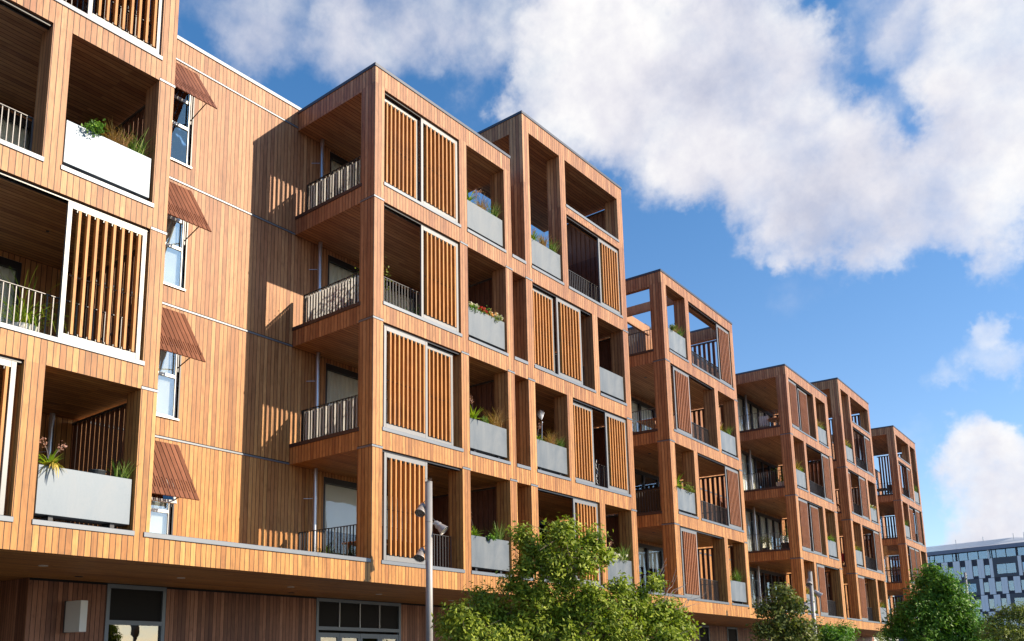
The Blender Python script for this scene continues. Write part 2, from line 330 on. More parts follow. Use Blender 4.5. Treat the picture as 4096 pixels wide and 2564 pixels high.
def cloud_mesh(name, V, Fc, rnd, m, parent=None, loc=None):
    me = bpy.data.meshes.new(name); V = np.asarray(V, np.float32).reshape(-1, 3); Fc = np.asarray(Fc, np.int32)
    k = Fc.shape[1]; me.vertices.add(len(V)); me.vertices.foreach_set('co', V.ravel())
    me.loops.add(Fc.size); me.loops.foreach_set('vertex_index', Fc.ravel())
    me.polygons.add(len(Fc)); me.polygons.foreach_set('loop_start', np.arange(0, Fc.size, k, dtype=np.int32)); me.polygons.foreach_set('loop_total', np.full(len(Fc), k, np.int32))
    me.materials.append(m); at = me.attributes.new('rnd', 'FLOAT', 'FACE'); at.data.foreach_set('value', np.asarray(rnd, np.float32))
    me.update(calc_edges=True); me.validate(); o = bpy.data.objects.new(name, me); COL.objects.link(o)
    if parent is not None: o.parent = parent
    if loc is not None: o.location = loc
    return o

# ------------------------------------------------------------------ setting: ground, pavement, road
def sheet(name, x0, x1, y0, y1, z, m, rz=0):
    b = MB(); b.quad((x0, y0, z), (x1, y0, z), (x1, y1, z), (x0, y1, z)); return tag(b.build(name, m), kind='structure')
M['earth'] = mat('ground_earth', (.06, .06, .045), .95, 0, 0, 2, .2); M['paving'] = mat('paving_stone', (.065, .063, .06), .85, 0, .1, 20, .12); M['asphalt'] = mat('asphalt', (.05, .05, .052), .9, 0, .2, 120, .15)
GZ = -3.25
sheet('ground', -1500, 1500, -1500, 1500, GZ - .15, M['earth'])
sheet('road', -200, 300, -17, -10.5, GZ - .14, M['asphalt'])
box('pavement', M['paving'], None, -60, 140, -10.5, 5.2, GZ - .13, GZ)['kind'] = 'structure'
for i in range(22): sheet('road_marking', -40 + i * 6, -37 + i * 6, -13.85, -13.73, GZ - .136, M['white'])

# ------------------------------------------------------------------ the apartment blocks
TH = .0342
FR2 = Vector((15.7702, .3163, 0))
H = 3.1; DEP = 2.94
ORD = {0: 'lowest', 1: 'second lowest', 2: 'second highest', 3: 'top'}
def screen(parent, x0, x1, y, z0, z1, fb=.085, sm='slat', sd=.06):
    """sliding shutter: aluminium frame with vertical timber slats"""
    f = MB(); t = .045
    f.box(x0, x0 + fb, y, y + t, z0, z1); f.box(x1 - fb, x1, y, y + t, z0, z1)
    f.box(x0 + fb, x1 - fb, y, y + t, z0, z0 + .12); f.box(x0 + fb, x1 - fb, y, y + t, z1 - .11, z1)
    fo = f.build('sliding_screen', M['alu'], parent, bevel=.004)
    s = MB(); a, b = x0 + fb + .03, x1 - fb - .01; n = max(2, int(round((b - a) / .158))); st = (b - a) / n
    for i in range(n):
        c = a + st * (i + .62); s.box(c - .024, c + .024, y - .025, y + sd, z0 + .125, z1 - .115)
    r = s; zc = z0 + (z1 - z0) * .47
    r.tube((a, y + .02, zc), (b, y + .02, zc), .008, n=6, mi=1)
    for i in range(n):
        c = a + st * (i + .62)
        for zz in (z0 + .12, z1 - .155): r.box(c - .05, c - .0245, y + .0, y + .05, zz, zz + .04, 1)
    s.build('slats', [M[sm], M['dark']], fo)
def rail_x(parent, x0, x1, y, z0, z1, m=None):
    b = MB(); m = m or M['rail']
    b.box(x0, x1, y - .025, y + .025, z1 - .012, z1); b.box(x0, x1, y - .02, y + .02, z0 + .03, z0 + .042)
    n = max(2, int((x1 - x0) / .105))
    for i in range(n + 1):
        x = x0 + (x1 - x0) * i / n; h = .008 if 0 < i < n and i != n // 2 else .010
        b.box(x - h, x + h, y - .013, y + .013, z0 + .042 if 0 < i < n and i != n // 2 else z0, z1 - .012)
    return b.build('balustrade', m, parent)
def rail_y(parent, x, y0, y1, z0, z1, m=None):
    b = MB(); m = m or M['rail']
    b.box(x - .025, x + .025, y0, y1, z1 - .012, z1); b.box(x - .02, x + .02, y0, y1, z0 + .03, z0 + .042)
    n = max(2, int((y1 - y0) / .105))
    for i in range(n + 1):
        y = y0 + (y1 - y0) * i / n; h = .004 if 0 < i < n and i != n // 2 else .006
        b.box(x - .019, x + .019, y - h, y + h, z0 + .042 if 0 < i < n and i != n // 2 else z0, z1 - .012)
    b.box(x - .03, x + .03, y1 - .02, y1 + .01, z0, z1 - .002)
    return b.build('balustrade', m, parent)
def glazing(parent, x0, x1, y, z0, z1, n, curtain=None, blind=0, transom=None):
    """row of sliding glass doors set into the rear wall"""
    f = MB(); fr = .075
    f.box(x0, x1, y - .05, y + .04, z1 - .16, z1); f.box(x0, x1, y - .05, y + .04, z0, z0 + .05)
    w = (x1 - x0) / n
    for i in range(n + 1):
        x = x0 + w * i; a, b = max(x0, x - fr), min(x1, x + fr)
        f.box(a, b, y - .049, y + .039, z0 + .05, z1 - .16)
    fo = f.build('glass_door', M['dark'], parent)
    g = MB()
    for i in range(n):
        a = x0 + w * i + fr; b = x0 + w * (i + 1) - fr; g.quad((a, y - .01, z0 + .05), (b, y - .01, z0 + .05), (b, y - .01, z1 - .16), (a, y - .01, z1 - .16))
    g.build('pane', M['glass'], fo)
    if curtain:
        c = MB(); a, b = x0 + (x1 - x0) * curtain[0] + .02, x0 + (x1 - x0) * curtain[1]; k = int((b - a) / .05)
        zt = z1 - .05; zb = z0 + .04 if not blind else z1 - blind
        for i in range(k):
            xa = a + (b - a) * i / k; xb = a + (b - a) * (i + 1) / k; ya = y + .08 + .02 * math.sin(i * 2.1); yb = y + .08 + .02 * math.sin((i + 1) * 2.1)
            if blind: ya = yb = y + .1
            c.quad((xa, ya, zb), (xb, yb, zb), (xb, yb, zt), (xa, ya, zt))
        if blind: c.box(a, b, y + .09, y + .115, zb - .03, zb)
        c.build('curtain' if not blind else 'roller_blind', M['curtain'], fo)
def downlight(parent, x, y, z, r=.06, m='dark'):
    MB().tube((x, y, z - .012), (x, y, z + .01), r, n=14).build('downlight', M[m], parent)

BLOCKS = {}
def block(key, org, ang, W, order, wx, screens, label, crown=None, openside='L', pipe=.72, door=(1.18, 5.3), ndoor=3, curtains=None, fins=True, mids=True, pl=.34, pergola=False, rails=True, dep=2.94):
    """key; origin; angle; width; order per floor 'WN'/'NW' (wide bay / narrow bay); wx: {order: (x breaks)}"""
    root = empty('apartment_block', org, ang, label, 'apartment block', 'timber clad apartment blocks stepping along the street')
    BLOCKS[key] = root
    top = 12.33 if not crown else 14.15; wt = top + .50; DEP = dep - .002
    if pergola: top = 12.43
    ycr = dep + (.31 if key == 'C' else 3.6) if crown else DEP
    v = Vox(); PD = .48
    v.add(0, W, 0, ycr, 0, wt)
    if pergola:
        v.cut(.2, W - .2, .46, DEP, 9.6, wt)
        v.cut(-.0, .2, PD, DEP, 9.3 + .43, 12.33); v.cut(W - .2, W, PD, DEP, 9.73, 12.33)
    for fl in range(4):
        z0 = fl * H; zs = z0 + .43; z1 = z0 + H if fl < 3 else top
        if fl == 3 and not crown and not pergola: z1 = 12.33
        if not (pergola and fl == 3):
            # hollow balcony
            v.cut(.2, W - .2, PD, ycr if (crown and fl == 3) else DEP, z0 + .3, z1)
            v.cut(0, .2, PD, DEP if not (crown and fl == 3) else ycr, zs, z1)
            v.cut(W - .2, W, PD, DEP if not (crown and fl == 3) else ycr, zs, z1)
        bays = wx[order[fl]]
        for (a, b) in bays: v.cut(a, b, 0, PD, zs, z1)
        if crown and fl == 3:
            wide = max(bays, key=lambda t: t[1] - t[0])
            v.add(wide[0], wide[1], 0, .3, 12.27, 12.51)
    if crown: v.cut(0, W, DEP, ycr, 0, 14.15)
    v.build('cladding', [M['wood'], M['roof']], root, pick=lambda c, n: 1 if n[2] == 1 else 0)
    # roof capping
    e = .02; cy1 = ycr if not pergola else DEP
    rc = MB(); z = wt
    rc.box(-e, W + e, -e, .22, z, z + .09); rc.box(-e, .2, .22, cy1, z, z + .09); rc.box(W - .2, W + e, .22, cy1, z, z + .09)
    rc.build('roof_capping', M['zinc_dark'] if key != 'B' else M['zinc_dark'], root, bevel=.006)
    if crown:
        wide = max(wx[order[3]], key=lambda t: t[1] - t[0]); box('mezzanine_sill', M['zinc'], root, wide[0] - .02, wide[1] + .03, -.02, .32, 12.51, 12.60, bevel=.005)
    for fl in range(4):
        z0 = fl * H; bays = wx[order[fl]]
        for (a, b) in bays:
            box('sill', M['zinc'], root, a - .02, b + .035, -.022, .50, z0 + .43, z0 + .52, bevel=.006)
        # sill of the open left side
        box('side_sill', M['brown_metal'], root, -.02, .26, .44, DEP - .01, z0 + .43, z0 + .525, bevel=.005)
        if fl:
            j = MB(); jw = min(a for a, b in bays)
            j.box(-.014, jw, -.014, -.0005, z0, z0 + .045); j.box(-.014, -.0005, -.0005, .484, z0, z0 + .045)
            j.build('joint_flashing', M['zinc'], root); j = MB(); r0 = max(b for a, b in bays); j.box(r0, W + .012, -.014, -.0005, z0, z0 + .045)
            k = MB(); k.box(-.003, jw, -.003, -.0006, z0 + .046, z0 + .062); k.box(-.003, -.0006, -.0006, .484, z0 + .046, z0 + .062)
            k.box(r0, W + .003, -.003, -.0006, z0 + .046, z0 + .062)
            if order[fl] == order[fl - 1]:
                m0 = bays[0][1]; m1 = bays[1][0]; j.build('joint_flashing', M['zinc'], root); j = MB(); j.box(m0, m1, -.014, -.0005, z0, z0 + .045); k.box(m0, m1, -.003, -.0006, z0 + .046, z0 + .062)
            j.build('joint_flashing', M['zinc'], root); k.build('shadow_gap', M['black'], root)
        wide = max(bays, key=lambda t: t[1] - t[0])
        zt = z0 + H - .02 if fl < 3 else (12.24 if crown else 12.31)
        if pergola and fl == 3: zt = 12.41
        # shutter tracks under the lintel
        tb = MB(); tb.box(wide[0], wide[1], .055, .085, zt - .03, zt + .015); tb.box(wide[0], wide[1], .155, .185, zt - .03, zt + .015); tb.build('screen_track', M['dark'], root)
        for (a, b, tr) in screens[fl]: screen(root, a, b, .045 if tr == 0 else .145, z0 + .53, zt - .035, sm='slat' if key in 'ABC' else 'slat_red', sd=.06 if key in 'ABC' else .03)
        if rails:
            rail_x(root, wide[0] + .05, wide[1] - .06, .36, z0 + .525, z0 + 1.37)
            rail_y(root, .13, .5, 2.62, z0 + .53, z0 + 1.37, M['rail_black'] if key == 'B' else None)
        if key == 'B' and fl: MB().box(.175, .178, .5, 2.6, z0 + .55, z0 + 1.33).build('privacy_fabric', M['fabric'], root)
        if fins and not (key == 'B' and fl == 3):
            fm = MB(); zt2 = z0 + 2.98 if fl < 3 else (13.98 if crown else 12.2)
            n = 11
            if key in 'ABC':
                nn = 13; w_ = (DEP - .56) / nn
                for i in range(nn):   # overlapping boards, each turned a little so the screen reads as closed from inside
                    y = .53 + i * w_; c = .17 * w_
                    for (p, q_) in (((W - .15, y), (W - .15 + c, y + w_ * 1.1)),):
                        th = .018; k = len(fm.v)
                        fm.v += [(p[0], p[1], z0 + .5), (q_[0], q_[1], z0 + .5), (q_[0] + th, q_[1], z0 + .5), (p[0] + th, p[1], z0 + .5), (p[0], p[1], zt2), (q_[0], q_[1], zt2), (q_[0] + th, q_[1], zt2), (p[0] + th, p[1], zt2)]
                        for f_ in ((0, 1, 2, 3), (4, 7, 6, 5), (0, 4, 5, 1), (1, 5, 6, 2), (2, 6, 7, 3), (3, 7, 4, 0)): fm.f.append(tuple(k + a for a in f_)); fm.mi.append(0)
            else:
                for i in range(n): y = .56 + i * (DEP - .62) / n; fm.box(W - .13, W - .095, y, y + .12, z0 + .5, zt2)
            fo = fm.build('side_screen', M['fin'], root)
            rr = MB(); rr.box(W - .165, W - .055, .5, DEP - .03, zt2, zt2 + .05); rr.build('screen_rail', M['rail'], fo); MB().box(W - .19, W - .165, .5, DEP - .03, z0 + 1.45, z0 + 1.48).build('screen_rail', M['rail'], fo)
        # flue pipe, balcony ceiling lights and sliding doors at the back of the balcony
        if not (pergola and fl == 3):
            zc = z0 + H if fl < 3 else top
            pm = MB(); pm.tube((pipe, 2.74, z0 + .3), (pipe, 2.74, zc - .01), .055, n=16); pm.tube((pipe, 2.74, zc - .13), (pipe, 2.74, zc - .1), .064, n=16)
            pm.tube((pipe, 2.74, z0 + 2.3), (pipe, 2.74, z0 + 2.325), .062, n=16); pm.tube((pipe - .02, 2.74, z0 + 2.31), (pipe - .22, 2.93, z0 + 2.3), .006, n=5)
            pm.build('flue_pipe', M['steel'], root, smooth=False)
            downlight(root, 1.5, 1.5, zc); downlight(root, W - 1.6, 1.5, zc, .03)
        if True:
            cu = (curtains or {}).get(fl)
            if not (pergola and fl == 3):
                glazing(root, door[0], door[1], DEP + .06, z0 + .3, z0 + 2.98, ndoor, *(cu or (None,)))
    return root

WIDE_D = {'NW': ((.42, 2.15), (2.50, 6.90)), 'WN': ((.42, 4.68), (5.03, 6.86))}
WIDE_E = {'NW': ((.42, 2.10), (2.45, 6.60)), 'WN': ((.42, 4.45), (4.85, 6.60))}
full = ((0, 1),)
G = 'timber clad apartment blocks stepping along the street'
block('A', (-12.60, 0, 0), 0, 7.03, ['WN', 'NW', 'WN', 'NW'],
      {'WN': ((.34, 4.58), (4.93, 6.70)), 'NW': ((.34, 2.15), (2.50, 6.70))},
      [[(2.9, 4.48, 0)], [(5.12, 6.66, 0)], [], [(3.1, 4.75, 1), (5.20, 6.70, 0)]],
      'timber block cut off by the left edge, with sunlit planters and bright framed shutters', pipe=6.37, door=(.6, 5.6), ndoor=4,
      curtains={2: ((0, 1), 2.0), 1: ((0, 1),), 0: ((0, .4),)})
block('B', (0, 0, 0), 0, 5.65, ['WN'] * 4, {'WN': ((.34, 3.28), (3.60, 5.33))},
      [[(.45, 1.97, 0)], [(.42, 1.99, 0), (1.62, 3.10, 1)], [(1.76, 3.24, 0)], [(.36, 1.76, 1), (1.76, 3.25, 0)]],
      'timber block right of the recessed wall, with a planter of red flowers', door=(1.18, 4.9), ndoor=2,
      curtains={3: ((.0, 1),), 2: ((0, 1),), 1: ((0, 1),), 0: ((0, 1), 1.35)})
block('C', (6.32, 0, 0), 0, 6.05, ['WN', 'NW', 'WN', 'NW'], {'NW': ((.34, 2.04), (2.36, 5.70)), 'WN': ((.34, 3.72), (4.04, 5.70))},
      [[(2.26, 3.65, 0)], [(2.42, 3.74, 1), (4.36, 5.70, 0)], [(.36, 1.66, 1), (1.68, 3.07, 0)], [(4.38, 5.72, 0)]],
      'tallest timber block near the middle, with a tall slot opening and pinwheel ornament', crown=True, door=(1.2, 5.2), ndoor=3)
block('D', FR2, TH, 7.24, ['WN', 'NW', 'WN', 'NW'], WIDE_D,
      [[(.62, 2.06, 0)], [(5.42, 6.86, 0)], [(.78, 2.22, 0)], [(5.52, 6.9, 0)]],
      'timber block with an open pergola roof showing sky between its beams', pergola=True, pipe=2.1, door=(1.2, 6.8), ndoor=4, curtains={2: ((0, 1),), 0: ((0, 1), .9)})
block('E', (30.1968, .8564, 0), TH, 7.12, ['NW', 'WN', 'NW', 'WN'], WIDE_E,
      [[(2.72, 3.98, 0)], [(.5, 1.98, 0), (2.72, 4.15, 1)], [(5.28, 6.58, 0)], [(.45, 1.75, 0), (2.33, 3.82, 1)]],
      'lower timber block right of the pergola block, with curtained glazed side balconies', dep=2.893, pipe=2.1, door=(1.2, 6.8), ndoor=5,
      curtains={3: ((0, 1),), 2: ((0, .45),), 1: ((0, 1),), 0: ((0, .3),)})
block('F', (40.3135, 1.2822, 0), TH, 7.04, ['WN', 'NW', 'WN', 'NW'], WIDE_E,
      [[(.5, 2.0, 0)], [(5.3, 6.6, 0)], [(.45, 1.45, 1), (3.0, 4.4, 0)], [(5.3, 6.6, 0)]],
      'second timber block from the right, with a tall slot opening and a mezzanine beam', crown=True, dep=2.813, pipe=2.1, door=(1.2, 6.8), ndoor=4)
block('G', (54.5655, 1.8655, 0), TH, 7.0, ['NW', 'WN', 'NW', 'WN'], WIDE_E,
      [[], [(1.4, 2.95, 0), (3.2, 4.4, 0)], [(3.1, 4.4, 1), (4.7, 6.1, 0)], [(.5, 1.75, 1), (3.3, 4.42, 0)]],
      'farthest timber block at the right end of the row, beside the office building', crown=True, dep=2.718, pipe=2.1, door=(1.2, 6.8), ndoor=3)
# pergola beams on block D, made of pale laminated timber
D = BLOCKS['D']
box('pergola_beam', M['beam'], D, 2.20, 2.28, .46, 2.74, 12.33, 12.72)
box('pergola_beam', M['beam'], D, .2, 4.85, 2.745, 2.86, 12.33, 12.72)
# sill and slot between block B and block C
C_ = BLOCKS['C']
for fl in range(4): box('gap_cladding', M['wood'], C_, -.665, -.005, .003, DEP - .01, fl * H, fl * H + .43)
for fl in range(4): box('sill', M['zinc'], C_, -.66, .03 if fl == 3 else -.004, -.02, .3, fl * H + .432, fl * H + .52)
rail_y(C_, -.5, .5, 2.6, 9.82, 10.6)

# ------------------------------------------------------------------ rear wing with the recessed wall, windows and awnings
def wing(name, org, ang, segs, doors, label, wins=(), extra=()):
    root = empty(name, org, ang, label, 'building')
    v = Vox(); edges = [s[0] for s in segs] + [s[1] for s in segs]
    for a, b, t in segs: v.add(a, b, 2.94, 8.5, 0, t)
    for a, b, fls in doors:
        for f in fls: v.cut(a, b, 2.94, 6.4, f * H + .3, f * H + 2.98)
    for (a, b, z0, z1) in wins: v.cut(a, b, 2.94, 3.6, z0, z1)
    def pick(c, n):
        if c[1] < 2.95: return 0
        if n[0] and (c[2] > 12.0 or min(abs(c[0] - e) for e in edges) < .01): return 0
        if n[2] == 1 and (c[2] > 12.5 or abs(c[2] - segs[0][2]) < .01): return 2
        if c[1] > 8.49: return 0
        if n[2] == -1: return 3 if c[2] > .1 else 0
        return 1
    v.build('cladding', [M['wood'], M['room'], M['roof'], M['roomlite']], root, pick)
    for a, b, t in segs:
        c = MB(); c.box(a - .01, b + .02, 2.915, 3.15, t, t + .09); c.box(a - .02, a + .2, 3.15, 8.5, t, t + .09); c.build('roof_capping', M['zinc_dark'] if ang else M['zinc'], root)
    return root
def window(parent, x0, x1, z0, z1, y=2.94, open_sash=False):
    f = MB(); fr = .055; yy = y + .06
    f.box(x0, x0 + fr, yy, yy + .06, z0, z1); f.box(x1 - fr, x1, yy, yy + .06, z0, z1)
    f.box(x0 + fr, x1 - fr, yy, yy + .06, z0, z0 + fr); f.box(x0 + fr, x1 - fr, yy, yy + .06, z1 - fr, z1)
    for z in (z0 + .98, z0 + 1.67): f.box(x0 + fr, x1 - fr, yy - .01, yy + .055, z - .035, z + .035)
    f.box(x1, x1 + .03, y - .02, yy + .05, z0, z1, 1); f.box(x0 - .02, x1 + .04, y - .04, yy + .02, z0 - .045, z0 - .002)
    fo = f.build('window', [M['winframe'], M['dark']], parent)
    MB().box(x0 + fr, x1 - fr, yy + .02, yy + .021, z0 + fr, z1 - fr).build('pane', M['glass_sky'], fo)
    MB().box(x0 + .02, x1 - .02, yy + .12, yy + .125, z0 + .02, z1 - .05).build('roller_blind', M['curtain'], fo)
    if open_sash:
        s = MB(); w = x1 - x0; s.box(0, w, -.02, .02, -.52, -.45); s.box(0, w, -.02, .02, -.05, 0); s.box(0, .06, -.02, .02, -.45, -.05); s.box(w - .06, w, -.02, .02, -.45, -.05)
        so_ = s.build('open_sash', M['winframe'], fo, loc=(x0, yy - .03, z0 + 1.62)); so_.rotation_euler = (R(-22), 0, 0)
        g = MB().box(.06, w - .06, -.004, .004, -.45, -.05).build('sash_glass', M['glass_sky'], fo, loc=(x0, yy - .03, z0 + 1.62)); g.rotation_euler = (R(-22), 0, 0)
def awning(parent, x0, x1, zt, y=2.94):
    """hood of sloping boards with slots near its lower edge, carried on two struts"""
    out, drop = .92, 1.36; ln = math.hypot(out, drop); th = math.atan2(out, drop)
    n = int(round((x1 - x0) / .12)); w = (x1 - x0) / n; b = MB()
    for i in range(n):
        a, c = i * w + .006, (i + 1) * w - .006
        mid = (a + c) / 2
        b.box(a, c, 0, .022, .52, ln); b.box(a, mid - .012, 0, .022, .2, .52); b.box(mid + .012, c, 0, .022, .2, .52); b.box(a, c, 0, .022, 0, .2)
    o = b.build('window_awning', M['awning_wood'], parent, loc=(x0, y - out - .02, zt - .04 - drop)); o.rotation_euler = (-th, 0, 0)
    for x in (x0 + .12, x1 - .14):
        s = MB(); s.box(x, x + .03, y - .03, y - .005, zt - drop - .1, zt - .06); s.tube((x + .015, y - .02, zt - drop + .0), (x + .015, y - out * .8, zt - drop + .2), .014, n=6); s.build('awning_strut', M['rail'], parent)
def wall_joint(parent, x0, x1, z):
    MB().box(x0, x1, 2.918, 2.9385, z, z + .04).build('joint_flashing', M['zinc'], parent)
    MB().box(x0, x1, 2.932, 2.9387, z + .0405, z + .062).build('shadow_gap', M['black'], parent)
wins = [(-4.42, -3.28, f * H + .52, f * H + 2.86) for f in range(4)]
W1 = wing('rear_wing', (0, 0, 0), 0, [(-13, 15.5, 12.96)], [(-12.0, -7.0, range(4)), (1.18, 4.9, range(4)), (7.52, 11.52, range(4))],
          'timber rear wing whose recessed sunlit wall holds windows under sloping wooden awnings', wins)
for f, (a, b, z0, z1) in enumerate(wins):
    window(W1, a, b, z0, z1, open_sash=(f == 0)); awning(W1, -4.53, -3.21, f * H + 3.06)
for f in range(1, 5):
    wall_joint(W1, -5.56, -.001 if f == 4 else 1.15, f * H if f < 4 else 12.4)
W2 = wing('rear_wing', FR2, TH, [(-.02, 4.84, 9.72), (4.84, 46.5, 12.83)],
          [(1.2, 6.8, range(3)), (15.64, 21.24, range(4)), (25.76, 31.36, range(4)), (40.03, 45.63, range(4))],
          'timber rear wing behind the pergola block and the three blocks right of it')
for f in range(3): awning(W2, 11.9, 13.2, f * H + 6.16); wall_joint(W2, 7.3, 14.4, f * H + 3.1)
# podium band, gap decks, continuous ledge and the recessed ground floor
pod = empty('podium', (0, 0, 0), 0, 'timber podium band and grey ledge under the recessed wall, left of centre', 'building')
for a, b in ((-5.565, -.005), (12.375, 15.76)): box('fascia', M['wood'], pod, a, b, .004, 2.935, .001, .43)
box('ledge', M['zinc'], pod, -5.69, -.026, -.024, .30, .432, .522, .006); box('ledge', M['zinc'], pod, 12.40, 15.7, -.02, .3, .432, .52)
box('ledge_joint', M['black'], pod, -1.602, -1.598, -.0255, .2, .431, .523)
pod2 = empty('podium', FR2, TH, 'timber podium band and grey ledge right of the pergola block', 'building')
for a, b in ((7.245, 14.43), (21.57, 24.55), (31.61, 38.82)): box('fascia', M['wood'], pod2, a, b, .05, 2.93, .001, .43)
for a, b in ((7.26, 14.40), (21.58, 24.53), (31.62, 38.8)): box('ledge', M['zinc'], pod2, a, b, .03, .35, .432, .52)
gw = empty('ground_floor_wall', (0, 0, 0), 0, 'shaded timber ground floor wall under the overhang with a grey window and entrance doors', 'wall')
v = Vox(); v.add(-5.57, 17.5, 4.65, 5.1, GZ, -.002); v.cut(-3.78, -2.25, 4.65, 4.95, -2.3, -.002); v.cut(2.53, 5.97, 4.65, 4.95, GZ, -.002)
v.add(-14, -5.3, 7.0, 7.3, GZ, -.002); v.add(-5.57, -5.3, 5.1, 7.0, GZ, -.002)
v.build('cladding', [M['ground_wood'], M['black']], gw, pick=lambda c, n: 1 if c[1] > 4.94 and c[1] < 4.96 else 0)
def joinery(parent, name, x0, x1, z0, z1, cols, rows, y=4.66, fr=.09, m='greyframe', lower='glass_sky', upper='black'):
    f = MB(); f.box(x0, x0 + fr, y - .03, y + .06, z0, z1); f.box(x1 - fr, x1, y - .03, y + .06, z0, z1); f.box(x0 + fr, x1 - fr, y - .03, y + .06, z1 - fr, z1)
    for z in rows: f.box(x0 + fr, x1 - fr, y - .028, y + .058, z - .07, z + .03)
    fo = f.build(name, M[m], parent)
    mm = MB(); w = (x1 - x0 - 2 * fr) / cols
    zt = rows[0]
    for i in range(1, cols): box('glazing_bar', M['winframe'], fo, x0 + fr + w * i - .012, x0 + fr + w * i + .012, y - .01, y + .03, zt + .03, z1 - fr)
    MB().box(x0 + fr, x1 - fr, y + .03, y + .04, zt + .03, z1 - fr).build('louvre_panel', M[upper], fo)
    return fo
f = joinery(gw, 'window', -3.78, -2.25, -2.3, -.02, 1, [-.86])
MB().box(-3.69, -2.34, 4.70, 4.71, -2.3, -.93).build('pane', M['glass_dark'], f)
f = joinery(gw, 'entrance_door', 2.53, 5.97, GZ, -.02, 4, [-.83])
w = (5.88 - 2.62) / 4
for i in range(4):
    a = 2.62 + w * i; b = a + w; dl = MB()
    dl.box(a + .005, a + .09, 4.64, 4.70, GZ, -.97); dl.box(b - .09, b - .005, 4.64, 4.70, GZ, -.97); dl.box(a + .09, b - .09, 4.64, 4.70, -1.1, -.97); dl.build('door_leaf', M['greyframe'], f)
MB().box(2.7, 5.8, 4.668, 4.676, GZ, -1.1).build('pane', M['glass_dark'], f)
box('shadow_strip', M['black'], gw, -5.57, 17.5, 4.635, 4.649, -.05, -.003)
gw2 = empty('ground_floor_wall', FR2, TH, 'shaded timber ground floor wall behind the smaller trees at lower right', 'wall')
v = Vox(); v.add(2, 47, 4.65, 5.1, GZ, -.002)
ow = [(12.87, 14.2), (16.6, 18.05), (23, 24.4), (27, 28.4), (33, 34.4)]
for a, b in ow: v.cut(a, b, 4.65, 4.95, GZ + .8, -.002)
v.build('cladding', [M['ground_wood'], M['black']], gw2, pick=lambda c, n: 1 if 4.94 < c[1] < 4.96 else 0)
for a, b in ow: joinery(gw2, 'window', a, b, GZ + .8, -.02, 1, [-.9])
# lantern box and soffit lights
lan = empty('wall_lantern', (-4.68, 4.65, -.8), 0, 'white box lantern projecting from the shaded timber wall at lower left', 'lantern')
box('lamp_body', M['white'], lan, -.08, .08, -.74, -.07, -.33, .33, .004); box('back_plate', M['rail'], lan, -.075, .075, -.069, -.001, -.34, .34)
M['litdisc'] = mat('soffit_light_trim', (.75, .72, .66), .4)
for i, (x, y, mm) in enumerate([(-6.52, 2.0, 'litdisc'), (-3.41, 2.26, 'litdisc'), (-.3, 2.38, 'litdisc'), (2.83, 2.51, 'litdisc'), (6.06, 2.71, 'litdisc'), (-5.0, 3.61, 'dark'), (1.0, 3.9, 'dark')]):
    MB().tube((x, y, -.012), (x, y, .01), .085, n=20).build('soffit_light', M[mm], pod)

# ------------------------------------------------------------------ planter boxes and planting
PLACE = {k: o + ' block from left' for k, o in zip('ABCDEFG', ('first', 'second', 'third', 'fourth', 'fifth', 'sixth', 'seventh'))}
def W(key, x, y, z): return BLOCKS[key].matrix_basis @ Vector((x, y, z))
from functools import lru_cache
for k in BLOCKS: BLOCKS[k].matrix_basis = Matrix.Translation(BLOCKS[k].location) @ Matrix.Rotation(BLOCKS[k].rotation_euler.z, 4, 'Z')
def planter(key, fl, x0, x1, note):
    w = x1 - x0 - .09; o = MB(); t = .02; h = .81
    o.box(0, w, 0, t, 0, h); o.box(0, w, .40 - t, .40, 0, h); o.box(0, t, t, .40 - t, 0, h); o.box(w - t, w, t, .40 - t, 0, h); o.box(t, w - t, t, .40 - t, 0, t)
    p = W(key, x0 + .045, .05, fl * H + .625)
    ob = o.build('planter_box', M['planter_glare' if (key, fl) == ('A', 2) else 'planter_sunlit' if key == 'A' else 'planter_far' if key in 'DEFG' else 'planter'], None, loc=p, bevel=.004); ob.rotation_euler = (0, 0, 0 if key in 'ABC' else TH)
    s = MB().box(t, w - t, t, .40 - t, h - .12, h - .08).build('soil', M['room'], ob)
    for x in (.25, w - .33): box('planter_foot', M['dark'], ob, x, x + .08, .06, .34, -.10, -.002)
    tag(ob, f'{"sunlit" if key == "A" else "blue grey"} metal planter {note}, {ORD[fl]} floor, {PLACE[key]}', 'planter', 'metal planter boxes hung in the narrow balcony bays')
rng = np.random.RandomState(3)
def strips(B):
    """B: list of (base, azimuth, length, lean, droop, width) -> blades of four segments"""
    V = []; Fc = []; rn = []
    for (b, az, ln, lean, droop, wd) in B:
        p = np.array(b, float); d = np.array([math.cos(az), math.sin(az), 0]); sd = np.array([-d[1], d[0], 0]); k = len(V); a = lean; r = rng.rand()
        for i in range(5):
            w_ = wd * (1 - (i / 4) ** 1.6) * .5 + .0015
            V += [p - sd * w_, p + sd * w_]; step = ln / 4
            p = p + (d * math.sin(a) + np.array([0, 0, math.cos(a)])) * step; a = min(a + droop, 3.0)
        for i in range(4): Fc.append((k + 2 * i, k + 2 * i + 1, k + 2 * i + 3, k + 2 * i + 2)); rn.append(min(1, max(0, r + .15 * rng.randn())))
    return V, Fc, rn
def tuft(n, ln, wd, lean=(.05, .8), droop=.25, rad=.08, ex=1.0):
    return strips([((rng.uniform(-rad, rad) * ex, rng.uniform(-rad, rad) * .6, 0), rng.uniform(0, 2 * math.pi), ln * rng.uniform(.55, 1.1), rng.uniform(*lean), droop * rng.uniform(.3, 1.4), wd) for _ in range(n)])
